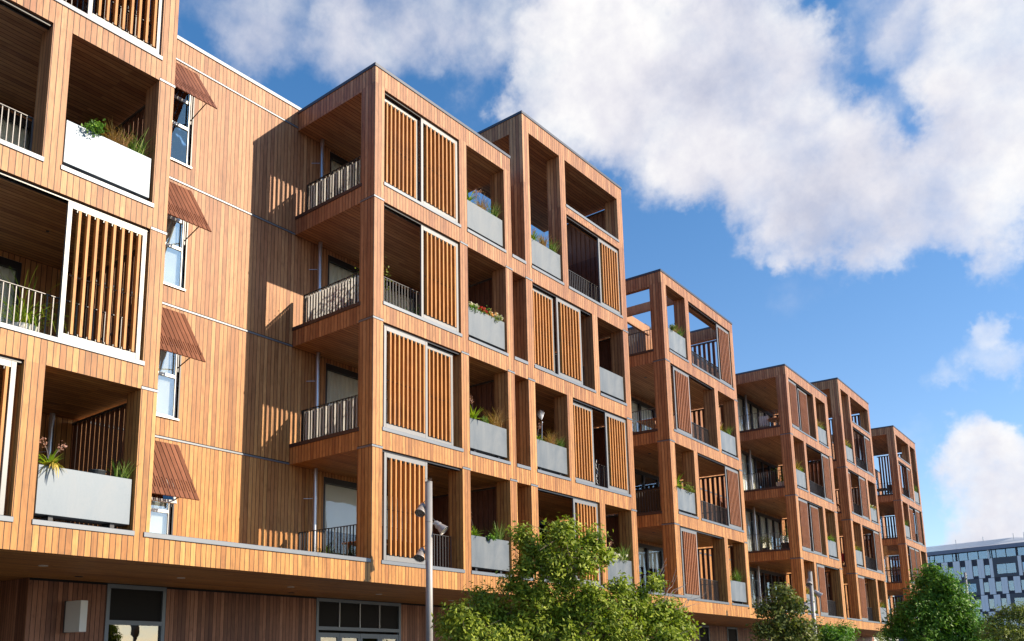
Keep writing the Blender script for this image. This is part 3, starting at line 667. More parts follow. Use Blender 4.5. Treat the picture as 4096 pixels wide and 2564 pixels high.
def leafcloud(n, pts, size, ratio=.45, rx=.1):
    V = []; Fc = []; rn = []
    for (c, r) in pts:
        for _ in range(n):
            p = np.array(c) + rng.randn(3) * r * .5; u = rng.randn(3); u /= np.linalg.norm(u); w_ = np.cross(u, rng.randn(3)); w_ /= np.linalg.norm(w_) + 1e-6
            s = size * rng.uniform(.6, 1.2); k = len(V); V += [p - u * s * .5, p + w_ * s * ratio * .5, p + u * s * .5, p - w_ * s * ratio * .5]; Fc.append((k, k + 1, k + 2, k + 3)); rn.append(rng.rand())
    return V, Fc, rn
def stalks(parent, n, ln, spread=.35, cl='petal_pink', x=0):
    for _ in range(n):
        az = rng.uniform(-.6, .6) + (0 if rng.rand() < .6 else math.pi); le = rng.uniform(.05, spread); b = MB(); p = Vector((x, 0, .02)); pts = []
        L_ = ln * rng.uniform(.75, 1.1); a = le
        for i in range(5):
            q_ = p + Vector((math.cos(az) * math.sin(a), .25 * math.sin(az), math.cos(a))) * (L_ / 5); b.tube(p, q_, .006, .005, n=4); pts.append(q_); p = q_; a += .12
        b.build('flower_stalk', M['twig'], parent)
        V, Fc, rn = leafcloud(26, [(tuple(p), .07), (tuple(pts[-2]), .05)], .035, .8); cloud_mesh('flower_head', V, Fc, rn, M[cl], parent)
GRP = 'plants growing in the metal planter boxes'
def plant(kind, key, fl, x, note=None, s=1.0):
    spec = {
        'rosette': ('agave_plant', 'agave', 'rosette of {c} leaves', 'blade_bright'), 'rosette_y': ('agave_plant', 'agave', 'yellowish rosette of narrow leaves', 'blade_yellow'),
        'tan': ('tussock_plant', 'tussock', 'tan wispy tussock grass', 'blade_tan'), 'grass': ('tussock_plant', 'tussock', 'upright green grass tuft', 'blade_green'),
        'shrub': ('small_shrub', 'shrub', 'small sprawling green shrub', 'leaf_green'), 'lush': ('small_shrub', 'shrub', 'lush bright green bush', 'leaf_yellow')}
    nm, cat, txt, mm = spec[kind]
    if kind in ('rosette', 'rosette_y'):
        V, Fc, rn = tuft(38, .46 * s, .055 * s, (.25, 1.3), .26, .05)
    elif kind == 'tan': V, Fc, rn = tuft(130, .56 * s, .010, (.1, .95), .20, .10, 1.6)
    elif kind == 'grass': V, Fc, rn = tuft(60, .52 * s, .018, (.05, .85), .12, .09, 1.5)
    else: V, Fc, rn = leafcloud(60, [((rng.uniform(-.22, .22) * s, -.12 + rng.uniform(-.1, .1), rng.uniform(-.02, .2) * s), .12 * s) for _ in range(5)], .07, .5)
    # z: soil level sits below the rim of the box
    o = cloud_mesh(nm, V, Fc, rn, M[mm], None, W(key, x, .13, fl * H + 1.42)); o.rotation_euler = (0, 0, 0 if key in 'ABC' else TH)
    tag(o, f'{(note or txt).replace("{c}", "bright green")} in planter, {ORD[fl]} floor, {PLACE[key]}', cat, GRP)
    return o
def flowers(key, fl, x0, x1, cols, label, nm='flowering_plant'):
    n = len(cols); w = (x1 - x0) / n
    for i, c in enumerate(cols):
        xc = x0 + w * (i + .5)
        V, Fc, rn = leafcloud(50, [((rng.uniform(-w * .5, w * .5), -.14 + rng.uniform(-.06, .1), rng.uniform(-.1, .08)), .09) for _ in range(5)], .055, .55)
        o = cloud_mesh(nm, V, Fc, rn, M['leaf_green' if i != n - 1 else 'leaf_yellow'], None, W(key, xc, .22, fl * H + 1.47)); o.rotation_euler = (0, 0, 0 if key in 'ABC' else TH)
        V, Fc, rn = leafcloud(16, [((rng.uniform(-w * .5, w * .5), -.17 + rng.uniform(-.06, .12), rng.uniform(.0, .13)), .045) for _ in range(9)], .05, .9)
        cloud_mesh('flower_head', V, Fc, rn, M[c], o)
        tag(o, label[i] + f', {ORD[fl]} floor, {PLACE[key]}', 'flowers', GRP)
def nb(key, fl):   # narrow bay in block coordinates
    return NARROW[key][fl]
nA = (4.93, 6.70); nB = (3.60, 5.33)
NARROW = {'A': {0: nA, 2: nA}, 'B': {i: nB for i in range(4)}, 'C': {3: (.34, 2.04), 2: (4.04, 5.70), 1: (.34, 2.04), 0: (4.04, 5.70)},
          'D': {3: (.42, 2.15), 2: (5.03, 6.86), 1: (.42, 2.15), 0: (5.03, 6.86)}, 'E': {3: (4.85, 6.6), 2: (.42, 2.10), 1: (4.85, 6.6), 0: (.42, 2.10)},
          'F': {3: (.42, 2.10), 2: (4.85, 6.6), 1: (.42, 2.10), 0: (4.85, 6.6)}, 'G': {3: (4.85, 6.6), 2: (.42, 2.10), 1: (4.85, 6.6), 0: (.42, 2.10)}}
NOTE = {'A2': 'with sprawling shrub and tan grass', 'A0': 'with agave and black bowl', 'B3': 'with sky showing behind its plants', 'B2': 'with red and white flowers', 'B1': 'with tan grass', 'B0': 'left of the big tree top',
        'C3': 'in the tall slot opening', 'C2': 'holding no tall plants', 'C1': 'with a pinwheel ornament', 'C0': 'behind the big tree', 'D3': 'under the pergola', 'D2': 'in the right hand bay', 'D1': 'with a lush overhanging plant', 'D0': 'in the right hand bay'}
for key in NARROW:
    for fl, (a, b) in NARROW[key].items(): planter(key, fl, a, b, NOTE.get(key + str(fl), 'in the narrow bay'))
# A
plant('shrub', 'A', 2, 5.50, s=.9); plant('tan', 'A', 2, 5.98, s=.8); plant('grass', 'A', 2, 6.42)
o = plant('rosette', 'A', 0, 5.18, 'agave with two flower stalks', .9); stalks(o, 2, .5)
V, Fc, rn = tuft(46, .34, .03, (1.3, 2.2), .35, .07); cloud_mesh('dry_leaves', V, Fc, rn, M['blade_yellow'], o, (0, -.10, .06))
plant('grass', 'A', 0, 6.50, 'few sparse green blades', .75)
bo = MB(); bo.tube((0, 0, 0), (0, 0, .10), .11, .15, n=18); bo.tube((0, 0, .101), (0, 0, .115), .155, .155, n=18); bo = bo.build('black_bowl', M['pot_d'], None, loc=W('A', 6.07, .2, 1.40)); tag(bo, 'shallow black bowl on the rim of the lowest sunlit planter at far left', 'bowl')
# B
o = plant('rosette', 'B', 3, 3.85, 'bright agave with pinkish flower stalks', .85); stalks(o, 3, .75, .8); plant('tan', 'B', 3, 4.45, s=.85); plant('grass', 'B', 3, 4.98)
flowers('B', 2, 3.66, 5.27, ['petal_white', 'petal_red', 'petal_orange', 'petal_white'], ['trailing white flowers at the left end', 'bright red geraniums', 'orange and cream flowers right of the red ones', 'white flowers over bright leaves at the right end'])
o = plant('rosette', 'B', 1, 3.9, 'bright agave with one flower stalk', 1.0); stalks(o, 1, .6); plant('tan', 'B', 1, 4.95, s=1.15); plant('grass', 'B', 1, 4.45, s=.5)
o = plant('rosette', 'B', 0, 3.9, 'agave with two curved flower stalks', .8); stalks(o, 2, .6, .9); plant('shrub', 'B', 0, 4.42, s=.4); plant('grass', 'B', 0, 4.95, s=1.05)
# C
o = plant('rosette', 'C', 3, .62, 'bright agave with pinkish flower stalks', .85); stalks(o, 2, .6, .5); plant('tan', 'C', 3, 1.15, s=.9); plant('grass', 'C', 3, 1.72)
st = MB(); [st.tube((x, 0, 0), (x, 0, .05), .06, .03, n=8) for x in (0, .11, .25, .38)]; st = st.build('white_stones', M['white'], None, loc=W('C', 4.25, .2, 2 * H + 1.40)); tag(st, 'row of pale stones on the plantless planter of the third block from left', 'stones')
o = plant('rosette', 'C', 1, .58, 'small green rosette with one reddish stalk', .6); stalks(o, 1, .6, .2); plant('tan', 'C', 1, 1.35, s=.9); plant('grass', 'C', 1, 1.75, s=.7)
o = plant('rosette', 'C', 0, 4.4, 'large agave with a tall flower stalk', 1.15); stalks(o, 1, .6, .3); plant('grass', 'C', 0, 5.35, s=1.2)
flowers('C', 0, 4.7, 5.3, ['petal_white'], ['white flowers at mid box'])
# pinwheel garden ornament
pw = empty('garden_pinwheel', W('C', .98, .25, H + 1.33), 0, 'silver pinwheel ornament on a rod in a planter of the third block from left', 'ornament')
MB().tube((0, 0, 0), (.04, 0, .75), .008, n=6).build('rod', M['steel'], pw); MB().tube((.04, 0, .72), (.04, 0, .77), .02, .025, n=12).build('hub', M['steel'], pw)
fan = MB()
for i in range(8):
    a = R(62 + i * 13); fan.quad((.0, -.02, .80), (.0 + .16 * math.cos(a - .06), -.02, .80 + .16 * math.sin(a - .06)), (.0 + .33 * math.cos(a), -.03, .80 + .33 * math.sin(a)), (.0 + .16 * math.cos(a + .06), -.02, .80 + .16 * math.sin(a + .06)))
fan.build('fan_blades', M['steel'], pw)
# D E F G
plant('lush', 'D', 3, .85, 'yellow green fern', .7); plant('tan', 'D', 3, 1.2, s=.6); plant('grass', 'D', 3, 1.75, s=.9)
o = plant('rosette_y', 'D', 2, 5.3, 'yellow green rosette with a stalk', .8); stalks(o, 1, .5, .3); plant('grass', 'D', 2, 6.3, s=1.0)
plant('rosette', 'D', 1, .65, 'large bright agave spilling over', 1.5); plant('lush', 'D', 1, 1.55, 'lush bright green bush', 1.1)
o = plant('rosette', 'D', 0, 5.2, 'yellow green rosette with a stalk', .8); stalks(o, 1, .5, .3); plant('grass', 'D', 0, 6.25, s=1.2)
for key in 'EF':
    for fl in range(4):
        a, b = NARROW[key][fl]
        if key == 'F' and fl == 2: flowers('F', 2, a + .05, b - .05, ['petal_white', 'petal_orange'], ['mass of white flowers', 'cream flowers at the right end']); continue
        o = plant('rosette' if (key, fl) in (('E', 1),) else 'rosette_y', key, fl, a + .45, 'bright agave with tall flower heads' if (key, fl) == ('E', 1) else 'yellowish rosette with flower stalks', 1.3); stalks(o, 2, .6, .6); plant('grass', key, fl, b - .4, s=.7)
for fl in (3, 2, 1): a, b = NARROW['G'][fl]; plant('grass', 'G', fl, a + .5, 'spiky green grass at the left end', 1.1); plant('grass', 'G', fl, b - .5, 'spiky green grass at the right end', 1.1)

# ------------------------------------------------------------------ balcony furniture
def potted(key, x, y, z, s, pot, leaf, label, size=.07, blades=False):
    r = empty('potted_plant', W(key, x, y, z), 0, label, 'potted plant')
    b = MB().tube((0, 0, 0), (0, 0, .34 * s), .12 * s, .17 * s, n=16); b.build('pot', M[pot], r, smooth=False)
    if blades:
        V, Fc, rn = tuft(120, .75 * s, .014, (.2, 1.2), .55, .1); cloud_mesh('foliage', V, Fc, rn, M[leaf], r, (0, 0, .32 * s))
    else:
        V, Fc, rn = leafcloud(70, [((rng.uniform(-.2, .2) * s, rng.uniform(-.2, .2) * s, (.45 + rng.uniform(-.08, .35)) * s), .16 * s) for _ in range(7)], size, .5); cloud_mesh('foliage', V, Fc, rn, M[leaf], r)
def chair(key, x, y, z, rz, m, label, name='patio_chair'):
    r = empty(name, W(key, x, y, z), rz, label, 'chair')
    MB().box(-.23, .23, -.23, .23, .42, .46).build('seat', M[m], r, bevel=.01)
    b = MB(); b.box(-.23, .23, .21, .245, .47, .95); b = b.build('backrest', M[m], r, bevel=.01)
    for sx in (-1, 1):
        for sy in (-1, 1): MB().tube((sx * .2, sy * .2, 0), (sx * .19, sy * .19, .42), .014, n=6).build('leg', M['rail'] if m != 'teak' else M['teak'], r)
def table(key, x, y, z, w, d, m, label, rnd=False):
    r = empty('patio_table', W(key, x, y, z), 0, label, 'table')
    if rnd: MB().tube((0, 0, .70), (0, 0, .74), w / 2, n=28).build('tabletop', M[m], r); MB().tube((0, 0, 0), (0, 0, .70), .05, n=8).build('pedestal', M['wicker'], r)
    else:
        MB().box(-w / 2, w / 2, -d / 2, d / 2, .70, .74).build('tabletop', M[m], r, bevel=.005)
        for sx in (-1, 1):
            for sy in (-1, 1): MB().tube((sx * (w / 2 - .05), sy * (d / 2 - .05), 0), (sx * (w / 2 - .12), sy * (d / 2 - .12), .70), .02, n=6).build('leg', M[m], r)
FZ = .31
potted('A', 4.85, .80, H + FZ, 1.55, 'pot_w', 'blade_bright', 'grassy plant in a pale pot behind the rail beside the bright framed shutter, far left', blades=True)
potted('B', .62, .75, 3 * H + FZ, 1.2, 'pot_w', 'leaf_green', 'leafy plant in a white pot behind the top side railing, second block from left')
potted('B', .55, .75, 2 * H + FZ, 1.7, 'pot_d', 'leaf_yellow', 'tall climbing plant above the second highest side railing, second block from left')
potted('B', 2.6, 1.2, 2 * H + FZ, 1.3, 'pot_d', 'leaf_green', 'leafy plant behind the front railing left of the single shutter')
chair('B', .8, 1.7, 2 * H + FZ, 2.2, 'red', 'red chair behind the second highest side railing of the second block from left')
table('B', .9, 1.1, FZ, .9, .7, 'teak', 'small wooden table behind the lowest side railing, second block from left')
potted('B', .55, 2.1, FZ, 1.1, 'pot_d', 'blade_green', 'broad leaved plant behind the lowest side railing, second block from left', blades=True)
table('D', 1.0, 1.0, 2 * H + FZ, 1.3, .8, 'teak', 'orange wooden table on the side balcony of the pergola block'); chair('D', .6, 2.0, 2 * H + FZ, 1.2, 'teak', 'wooden chair beside the orange wooden table on the pergola block balcony')
gr = empty('covered_barbecue', W('D', .75, 1.5, H + FZ), 0, 'barbecue under a black cover behind the side railing of the pergola block', 'barbecue'); b = MB(); b.box(-.35, .35, -.95, .95, 0, 1.22); b.build('cover', M['cover'], gr, bevel=.08)
chair('E', .75, 1.45, 3 * H + FZ, 1.9, 'wicker', 'pale patterned chair on the top side balcony, fifth block from left'); table('E', .8, .85, 3 * H + FZ, .9, .9, 'teak', 'round table beside the pale patterned chair, top balcony, fifth block from left', True)
potted('E', .5, .75, 2 * H + FZ, 1.5, 'pot_w', 'leaf_green', 'shrub in a pale pot, second highest side balcony, fifth block from left')
potted('E', .5, .75, H + FZ, 1.6, 'pot_d', 'leaf_green', 'tall shrub in a dark pot, second lowest side balcony, fifth block from left'); potted('E', .5, 1.75, H + FZ, 1.1, 'pot_d', 'leaf_dull', 'small round plant in a dark pot, second lowest side balcony, fifth block from left')
chair('E', .9, 1.1, H + FZ, 2.6, 'wicker', 'pale woven chair between two potted plants, second lowest balcony, fifth block from left')
table('F', .6, .95, 2 * H + FZ, .7, .6, 'teak', 'low wooden table behind the side rail, sixth block from left'); chair('F', .6, .95, H + FZ, 2.0, 'red', 'red chair behind the side rail of the sixth block from left')
table('G', .8, 1.3, 3 * H + FZ, 1.1, .8, 'rail', 'dark metal table on the top side balcony of the farthest block'); chair('G', .6, .75, 3 * H + FZ, 2.0, 'rail', 'dark chair right of the dark metal table on the farthest block'); chair('G', .6, 2.0, 3 * H + FZ, 1.2, 'rail', 'dark chair left of the dark metal table on the farthest block')
rb = MB().box(.02, .028, .5, 2.5, H + 1.0, H + 3.05).build('clear_blind', M['film'], BLOCKS['G'])
box('blind_batten', M['dark'], BLOCKS['G'], .0, .05, .5, 2.5, H + 1.3, H + 1.36)
V, Fc, rn = leafcloud(60, [((0, y, rng.uniform(0, .1)), .1) for y in np.linspace(-.9, .9, 8)], .06, .6); o = cloud_mesh('trailing_plant', V, Fc, rn, M['leaf_yellow'], None, W('G', .12, 1.5, H + 1.45)); tag(o, 'pale leafy plants along the side railing behind the clear blind, seventh block from left', 'plant')
sg = MB(); [sg.tube((.0 + .05 * math.sin(i * 1.7), 0, i * .12), (.05 * math.sin((i + 1) * 1.7), .03, (i + 1) * .12), .012, n=5) for i in range(8)]; sg = sg.build('rope_bundle', M['wicker'], None, loc=W('C', 4.2, .33, H + .55)); tag(sg, 'bundle of pale rope on the railing between two shutters, third block from left', 'rope')
wg = MB()
for i in range(16):
    t0 = i * 2 * math.pi / 16
    for ph in (0, 1, 2): wg.tube((.17 * math.cos(t0), .17 * math.sin(t0) * math.cos(ph), .17 * math.sin(t0) * math.sin(ph)), (.17 * math.cos(t0 + .4), .17 * math.sin(t0 + .4) * math.cos(ph), .17 * math.sin(t0 + .4) * math.sin(ph)), .008, n=4)
wg = wg.build('wire_ball', M['twig'], None, loc=W('F', 2.5, .36, 1.56)); tag(wg, 'round wire ball on the lowest front railing, sixth block from left', 'ornament')

# ------------------------------------------------------------------ light poles
def flood(parent, p, aim, base):
    """spot lamp: flared can with cooling collar, yoke and LED lens"""
    p = Vector(p); aim = Vector(aim).normalized(); b = MB()
    b.tube(p - aim * .17, p - aim * .09, .055, .075, n=16); b.tube(p - aim * .089, p - aim * .05, .085, .085, n=16); b.tube(p - aim * .049, p + aim * .10, .075, .118, n=20, cap=False); b.tube(p + aim * .10, p + aim * .112, .122, .122, n=20, cap=False)
    b.tube(p - aim * .08, base, .018, n=6); b.tube(p - aim * .2, p - aim * .17, .03, n=8)
    o = b.build('flood_lamp', M['lamp'], parent, smooth=False)
    l = MB(); l.tube(p + aim * .085, p + aim * .095, .108, n=20); l.build('lens', M['lens'], o)
    d = MB(); a = aim.cross(Vector((0, 0, 1))).normalized(); c = aim.cross(a)
    for rr, n in ((0, 1), (.035, 6), (.075, 12)):
        for i in range(n):
            t = 2 * math.pi * i / n; q_ = p + aim * .0952 + a * rr * math.cos(t) + c * rr * math.sin(t); d.tube(q_, q_ + aim * .003, .011, n=6)
    d.build('led_cluster', M['led'], o)
    k = MB(); s = p - aim * .15; k.tube(s, s + Vector((0, 0, .07)) + (Vector(base) - s) * .4, .007, n=5); k.tube(s + Vector((0, 0, .07)) + (Vector(base) - s) * .4, Vector(base) + Vector((0, 0, .12)), .007, n=5); k.build('cable', M['rail'], o)
rtv = Vector((math.cos(yaw), -math.sin(yaw), 0)); ff = Vector((math.sin(yaw), math.cos(yaw), 0))
def pole(x, y, top, label, r=.078, lamps=True, mirror=1):
    root = empty('light_pole', (x, y, GZ), 0, label, 'light pole', 'light poles along the pavement'); hgt = top - GZ
    b = MB().tube((0, 0, 0), (0, 0, hgt - .02), r, r * .98, n=40); b.tube((0, 0, hgt - .019), (0, 0, hgt), r * 1.03, n=40)
    o = b.build('post', M['pole'], root)
    for i, p in enumerate(o.data.polygons): p.use_smooth = len(p.vertices) == 4
    MB().box(-.16, .16, -.16, .16, 0, .02).build('base_plate', M['pole'], root)
    s = MB()
    for i in range(9):
        a = i * 2.4; s.tube((.03 * math.cos(a), .03 * math.sin(a), hgt), (.075 * math.cos(a), .075 * math.sin(a), hgt + .08), .003, n=4)
    s.build('bird_spikes', M['red'] if False else M['bark'], root)
    if lamps:
        for (lat, z, aim) in lamps:
            c = rtv * lat * mirror; sgn = 1 if lat > 0 else -1
            flood(root, (c.x, c.y, hgt + z), aim, tuple(rtv * (sgn * mirror * r * .9) + Vector((0, 0, hgt + z + .09))))
        c = MB(); c.tube((0, 0, hgt - .9), (0, 0, hgt - .885), r * 1.06, n=30); c.build('collar', M['pole'], root)
A1 = -ff * .55 - rtv * .25 + Vector((0, 0, -.8)); A2 = rtv * .75 - ff * .25 + Vector((0, 0, -.75))
pole(.52, -1.26, 2.175, 'tall grey light pole with three flood lamps, nearest the camera', lamps=[(-.175, -.63, A1), (.26, -1.02, A2), (-.19, -1.62, A1)])
pole(21.58, -2.30, 1.64, 'grey light pole with flood lamps rising from the smaller tree at lower right', lamps=[(-.07, -.42, A1), (.26, -.85, A2), (-.28, -1.3, -rtv * .2 - ff * .4 + Vector((0, 0, -.4)))])
pole(66.48, .68, 4.99, 'distant thin grey pole behind the dark green tree before the office building', r=.085, lamps=[])

# ------------------------------------------------------------------ trees
def branch(b, p0, p1, r0, r1, seg=5, wob=.1):
    p0, p1 = Vector(p0), Vector(p1); prev = p0; ln = (p1 - p0).length
    for i in range(1, seg + 1):
        t = i / seg; q_ = p0.lerp(p1, t) + Vector(rng.uniform(-1, 1, 3)) * wob * ln * .25 * (1 if i < seg else 0); b.tube(prev, q_, r0 + (r1 - r0) * (t - 1 / seg), r0 + (r1 - r0) * t, n=7, cap=False); prev = q_
def tree(name, label, clumps, leafm, leaf=.1, dens=5200, base=None, fork=None, tr=.12, cl=10, ratio=.42, cat='tree', group='trees along the pavement', twigs=(), sprout=None):
    cl_ = np.array(clumps); cen = cl_[:, :3].mean(0); base = base or (cen[0], cen[1], GZ); root = empty(name, base, 0, label, cat, group); B = np.array(base)
    fork = np.array(fork) if fork is not None else np.array([base[0], base[1], cl_[:, 2].min() - .2])
    b = MB(); branch(b, (0, 0, 0), tuple(fork - B), tr, tr * .75, 6, .08)
    order = sorted(range(len(cl_)), key=lambda i: np.linalg.norm(cl_[i, :3] - fork)); nodes = [(fork, tr * .7)]
    for i in order:
        c = cl_[i, :3]; n0 = min(nodes, key=lambda n: np.linalg.norm(n[0] - c) + .15 * rng.rand()); r1 = max(.012, n0[1] * .62); branch(b, tuple(n0[0] - B), tuple(c - B), max(.015, n0[1] * .8), r1, 4, .14); nodes.append((c, r1))
        for _ in range(5):
            e = c + rng.randn(3) * cl_[i, 3] * .6; branch(b, tuple(c - B), tuple(e - B), r1 * .55, .004, 3, .2)
    b.build('trunk', M['bark'], root, smooth=True)
    P = []; RN = []
    for (x, y, z, r) in clumps:
        n = max(6, int(dens * r * r / cl)); 
        for _ in range(n):
            d = rng.randn(3); d /= np.linalg.norm(d); d[2] *= .85; rr = r * (rng.rand() ** .42) * rng.uniform(.6, 1.25)
            c = np.array([x, y, z]) + d * rr; sp = leaf * 1.35; g = rng.rand(); k = cl
            for _ in range(k): P.append((c + rng.randn(3) * sp * .55, d, g)); RN.append(np.clip(.62 * g + .38 * rng.rand(), 0, 1))
    n = len(P); C = np.array([p[0] for p in P]); Dn = np.array([p[1] for p in P])
    nrm = Dn * .7 + rng.randn(n, 3) * .55 + np.array([0, -.15, .55]); nrm /= np.linalg.norm(nrm, axis=1)[:, None]
    u = np.cross(nrm, rng.randn(n, 3)); u /= np.linalg.norm(u, axis=1)[:, None]; u = u + Dn * .5; u -= nrm * (u * nrm).sum(1)[:, None]; u /= np.linalg.norm(u, axis=1)[:, None]
    w_ = np.cross(nrm, u); s = leaf * rng.uniform(.6, 1.2, n)[:, None]
    V = np.stack([C - u * s * .5, C + w_ * s * ratio * .5 - nrm * s * .06 + u * s * .05, C + u * s * .5 - nrm * s * .12, C - w_ * s * ratio * .5 - nrm * s * .06 + u * s * .05], 1).reshape(-1, 3) - B
    Fc = np.arange(4 * n).reshape(-1, 4); cloud_mesh('crown', V, Fc, RN, M[leafm], root)
    if twigs:
        t = MB()
        for (p0, p1) in twigs:
            p0, p1 = np.array(p0), np.array(p1)
            branch(t, tuple(p0 - B), tuple(p1 - B), .014, .004, 5, .25)
            for _ in range(5):
                q0 = p0 + (p1 - p0) * rng.uniform(.3, .9); branch(t, tuple(q0 - B), tuple(q0 - B + (p1 - p0) * .35 + rng.randn(3) * .12), .006, .002, 3, .3)
        t.build('bare_twigs', M['twig'], root)
    return root
T1 = [(-0.22, -4.22, 0.64, 0.22), (0.16, -4.26, 0.36, 0.36), (0.07, -4.97, 0.6, 0.34), (0.63, -5.21, 0.53, 0.28), (0.42, -5.1, 0.16, 0.36), (0.02, -4.71, 0.08, 0.36), (-0.18, -4.27, 0.01, 0.24), (0.85, -5.3, 0.26, 0.2), (0.43, -4.71, -0.25, 0.28), (-0.12, -3.98, -0.33, 0.32), (0.13, -4.33, -0.53, 0.44), (-0.4, -3.43, -0.6, 0.36), (-0.94, -3.3, -0.89, 0.36), (-0.75, -2.82, -1.07, 0.28), (-0.95, -3.55, -1.25, 0.48), (-0.06, -3.67, -0.91, 0.48), (0.14, -4.21, -1.08, 0.48), (0.67, -4.63, -0.83, 0.48), (0.63, -5.12, -0.46, 0.32), (0.81, -5.28, -0.77, 0.44), (1.55, -5.4, -0.58, 0.36), (1.71, -5.58, -0.5, 0.24), (1.1, -5.35, -1.15, 0.48), (1.81, -5.69, -0.9, 0.4), (2.1, -5.9, -0.74, 0.32), (2.32, -6.04, -1.06, 0.32), (1.75, -6.13, -1.31, 0.32), (0.36, -4.89, -1.39, 0.48), (1.07, -5.5, -0.33, 0.22), (1.78, -5.87, -0.23, 0.18), (-0.39, -4.0, -1.4, 0.48), (1.51, -5.55, -1.46, 0.48)]
T2 = [(13.32, -4.13, 0.27, 0.36), (13.37, -3.78, -0.09, 0.33), (13.33, -4.47, -0.14, 0.36), (12.92, -3.62, -0.23, 0.23), (13.12, -4.09, -0.49, 0.45), (13.54, -4.47, -0.71, 0.38), (12.9, -3.65, -0.83, 0.38), (13.44, -4.06, -0.98, 0.51), (14.02, -4.53, -1.04, 0.32), (14.21, -4.74, -0.6, 0.15)]
T3 = [(18.57, -3.73, -0.76, 0.32), (19.19, -4.09, -0.73, 0.35), (18.5, -4.13, -1.1, 0.44), (18.42, -3.61, -1.09, 0.36)]
T4 = [(32.1, -4.25, 2.34, 0.31), (32.12, -3.83, 1.88, 0.39), (31.94, -4.65, 1.73, 0.54), (31.85, -3.94, 1.18, 0.58), (32.3, -4.76, 1.07, 0.68), (32.83, -5.12, 0.8, 0.48), (31.33, -3.4, 0.51, 0.58), (32.16, -4.05, 0.33, 0.78), (33.17, -4.9, 0.05, 0.68), (31.47, -2.8, -0.04, 0.48), (31.96, -3.41, -0.52, 0.68), (33.36, -4.2, -0.7, 0.87), (33.5, -5.39, -0.23, 0.48), (34.72, -5.65, -0.5, 0.48), (33.29, -5.35, -1.0, 0.58), (31.36, -2.43, -0.52, 0.35)]
T5 = [(18.1, -8.57, -0.47, 0.19), (18.5, -8.84, -0.31, 0.23), (18.33, -9.25, -0.27, 0.28), (18.72, -9.45, -0.32, 0.39), (17.97, -8.66, -0.83, 0.36), (18.26, -9.09, -0.83, 0.41), (18.7, -9.38, -0.95, 0.39), (15.82, -6.02, -1.02, 0.18)]
tree('broadleaf_tree', 'large olive green broadleaf tree with a spreading crown at bottom centre', T1, 'leaf_olive', .105, 9000, tr=.13, cl=12, fork=(.35, -4.9, -1.9), base=(.4, -4.95, GZ),
     twigs=[((1.6, -5.5, -.8), (2.15, -5.95, .15)), ((1.7, -5.6, -.8), (2.5, -6.1, -.25)), ((1.8, -5.7, -.9), (2.35, -6.05, -.05)), ((1.9, -5.8, -.9), (2.6, -6.3, -.5))])
tree('broadleaf_tree', 'mid sized glossy dark green tree with an open crown beside the second light pole', T2, 'leaf_dull', .12, 4600, tr=.09, cl=9, ratio=.5)
tree('broadleaf_tree', 'small rounded green tree right of the second light pole at the bottom edge', T3, 'leaf_green', .12, 7000, tr=.08, cl=9)
tree('broadleaf_tree', 'tall conical dark green tree in front of the farthest block and the office building', [(a, b, c, d * 1.22) for a, b, c, d in T4], 'leaf_green', .18, 3600, tr=.16, cl=10, ratio=.38)
tree('broadleaf_tree', 'pale yellow green bushy tree at the bottom right corner', [(a, b, c, d * 1.3) for a, b, c, d in T5[:7]], 'leaf_yellow', .085, 7000, tr=.07, cl=10)
tree('broadleaf_tree', 'very small pale shrub tip at the bottom edge between two green trees', T5[7:], 'leaf_yellow', .06, 9000, tr=.03, cl=10)

# ------------------------------------------------------------------ office building beyond
OB = empty('office_building', (191.73, 29.42, 0), math.atan2(-.9384, -.3457), 'dark office building with white vertical panels and a pale metal roof, far right', 'office building')
M['office_dark'] = mat('office_dark_cladding', (.035, .033, .055), .6, 0, 0, 10, .1); M['office_grey'] = mat('office_grey_frame', (.085, .085, .105), .6, 0, 0, 10, .08)
M['office_white'] = mat('office_white_panel', (.93, .86, .86), .55, 0, 0, 5, .04); M['office_roof'] = mat('office_roof_sheet', (.55, .56, .57), .5, .1); M['office_fascia'] = mat('office_fascia', (.19, .20, .27), .5, .1)
v = Vox(); v.add(-8, 34, 0, 14, GZ, 17.5); v.build('wall', [M['office_dark']], OB)
GLS = []
def owin(x0, x1, z0, z1, split=None):
    f = MB(); f.box(x0, x1, -.06, -.004, z0, z0 + .06); f.box(x0, x1, -.06, -.004, z1 - .06, z1); f.box(x0, x0 + .06, -.06, -.004, z0 + .06, z1 - .06); f.box(x1 - .06, x1, -.06, -.004, z0 + .06, z1 - .06)
    if split: f.box(split - .02, split + .02, -.06, -.004, z0 + .06, z1 - .06)
    fo = f.build('window', M['office_dark'], OB); MB().box(x0 + .06, x1 - .06, -.035, -.03, z0 + .06, z1 - .06).build('pane', M['glass_office'], fo)
WH = {0: [(-4.2, -3.0), (-1.6, -.5), (.6, 1.75), (2.8, 4.0), (5.1, 6.4), (7.5, 8.7), (9.8, 10.93), (12.05, 12.62), (17.15, 17.75), (19, 20.2), (21.4, 22.6), (23.8, 25), (26.2, 27.4)],
      1: [(-3.2, -2), (-.8, .4), (1.6, 2.8), (4.0, 5.2), (9.8, 10.42), (11.5, 12.6), (13.8, 14.9), (16.0, 17.15), (18.3, 19.5), (20.7, 21.9), (23, 24.2)],
      2: [(-2.6, -1.4), (-.2, 1), (2.2, 3.4), (4.6, 5.8), (7, 8.3), (9.75, 10.98), (12.1, 13.25), (14.4, 15.0), (20.3, 21.5), (22.7, 23.9)],
      3: [(-3.2, -2), (-.8, .4), (1.6, 2.8), (5, 6.2), (8.4, 9.6), (10.8, 12), (13.2, 14.4), (15.6, 16.8), (18, 19.2)], 4: [(-3, -2), (0, 1), (3, 4), (6, 7), (9, 10), (12, 13), (15, 16)]}
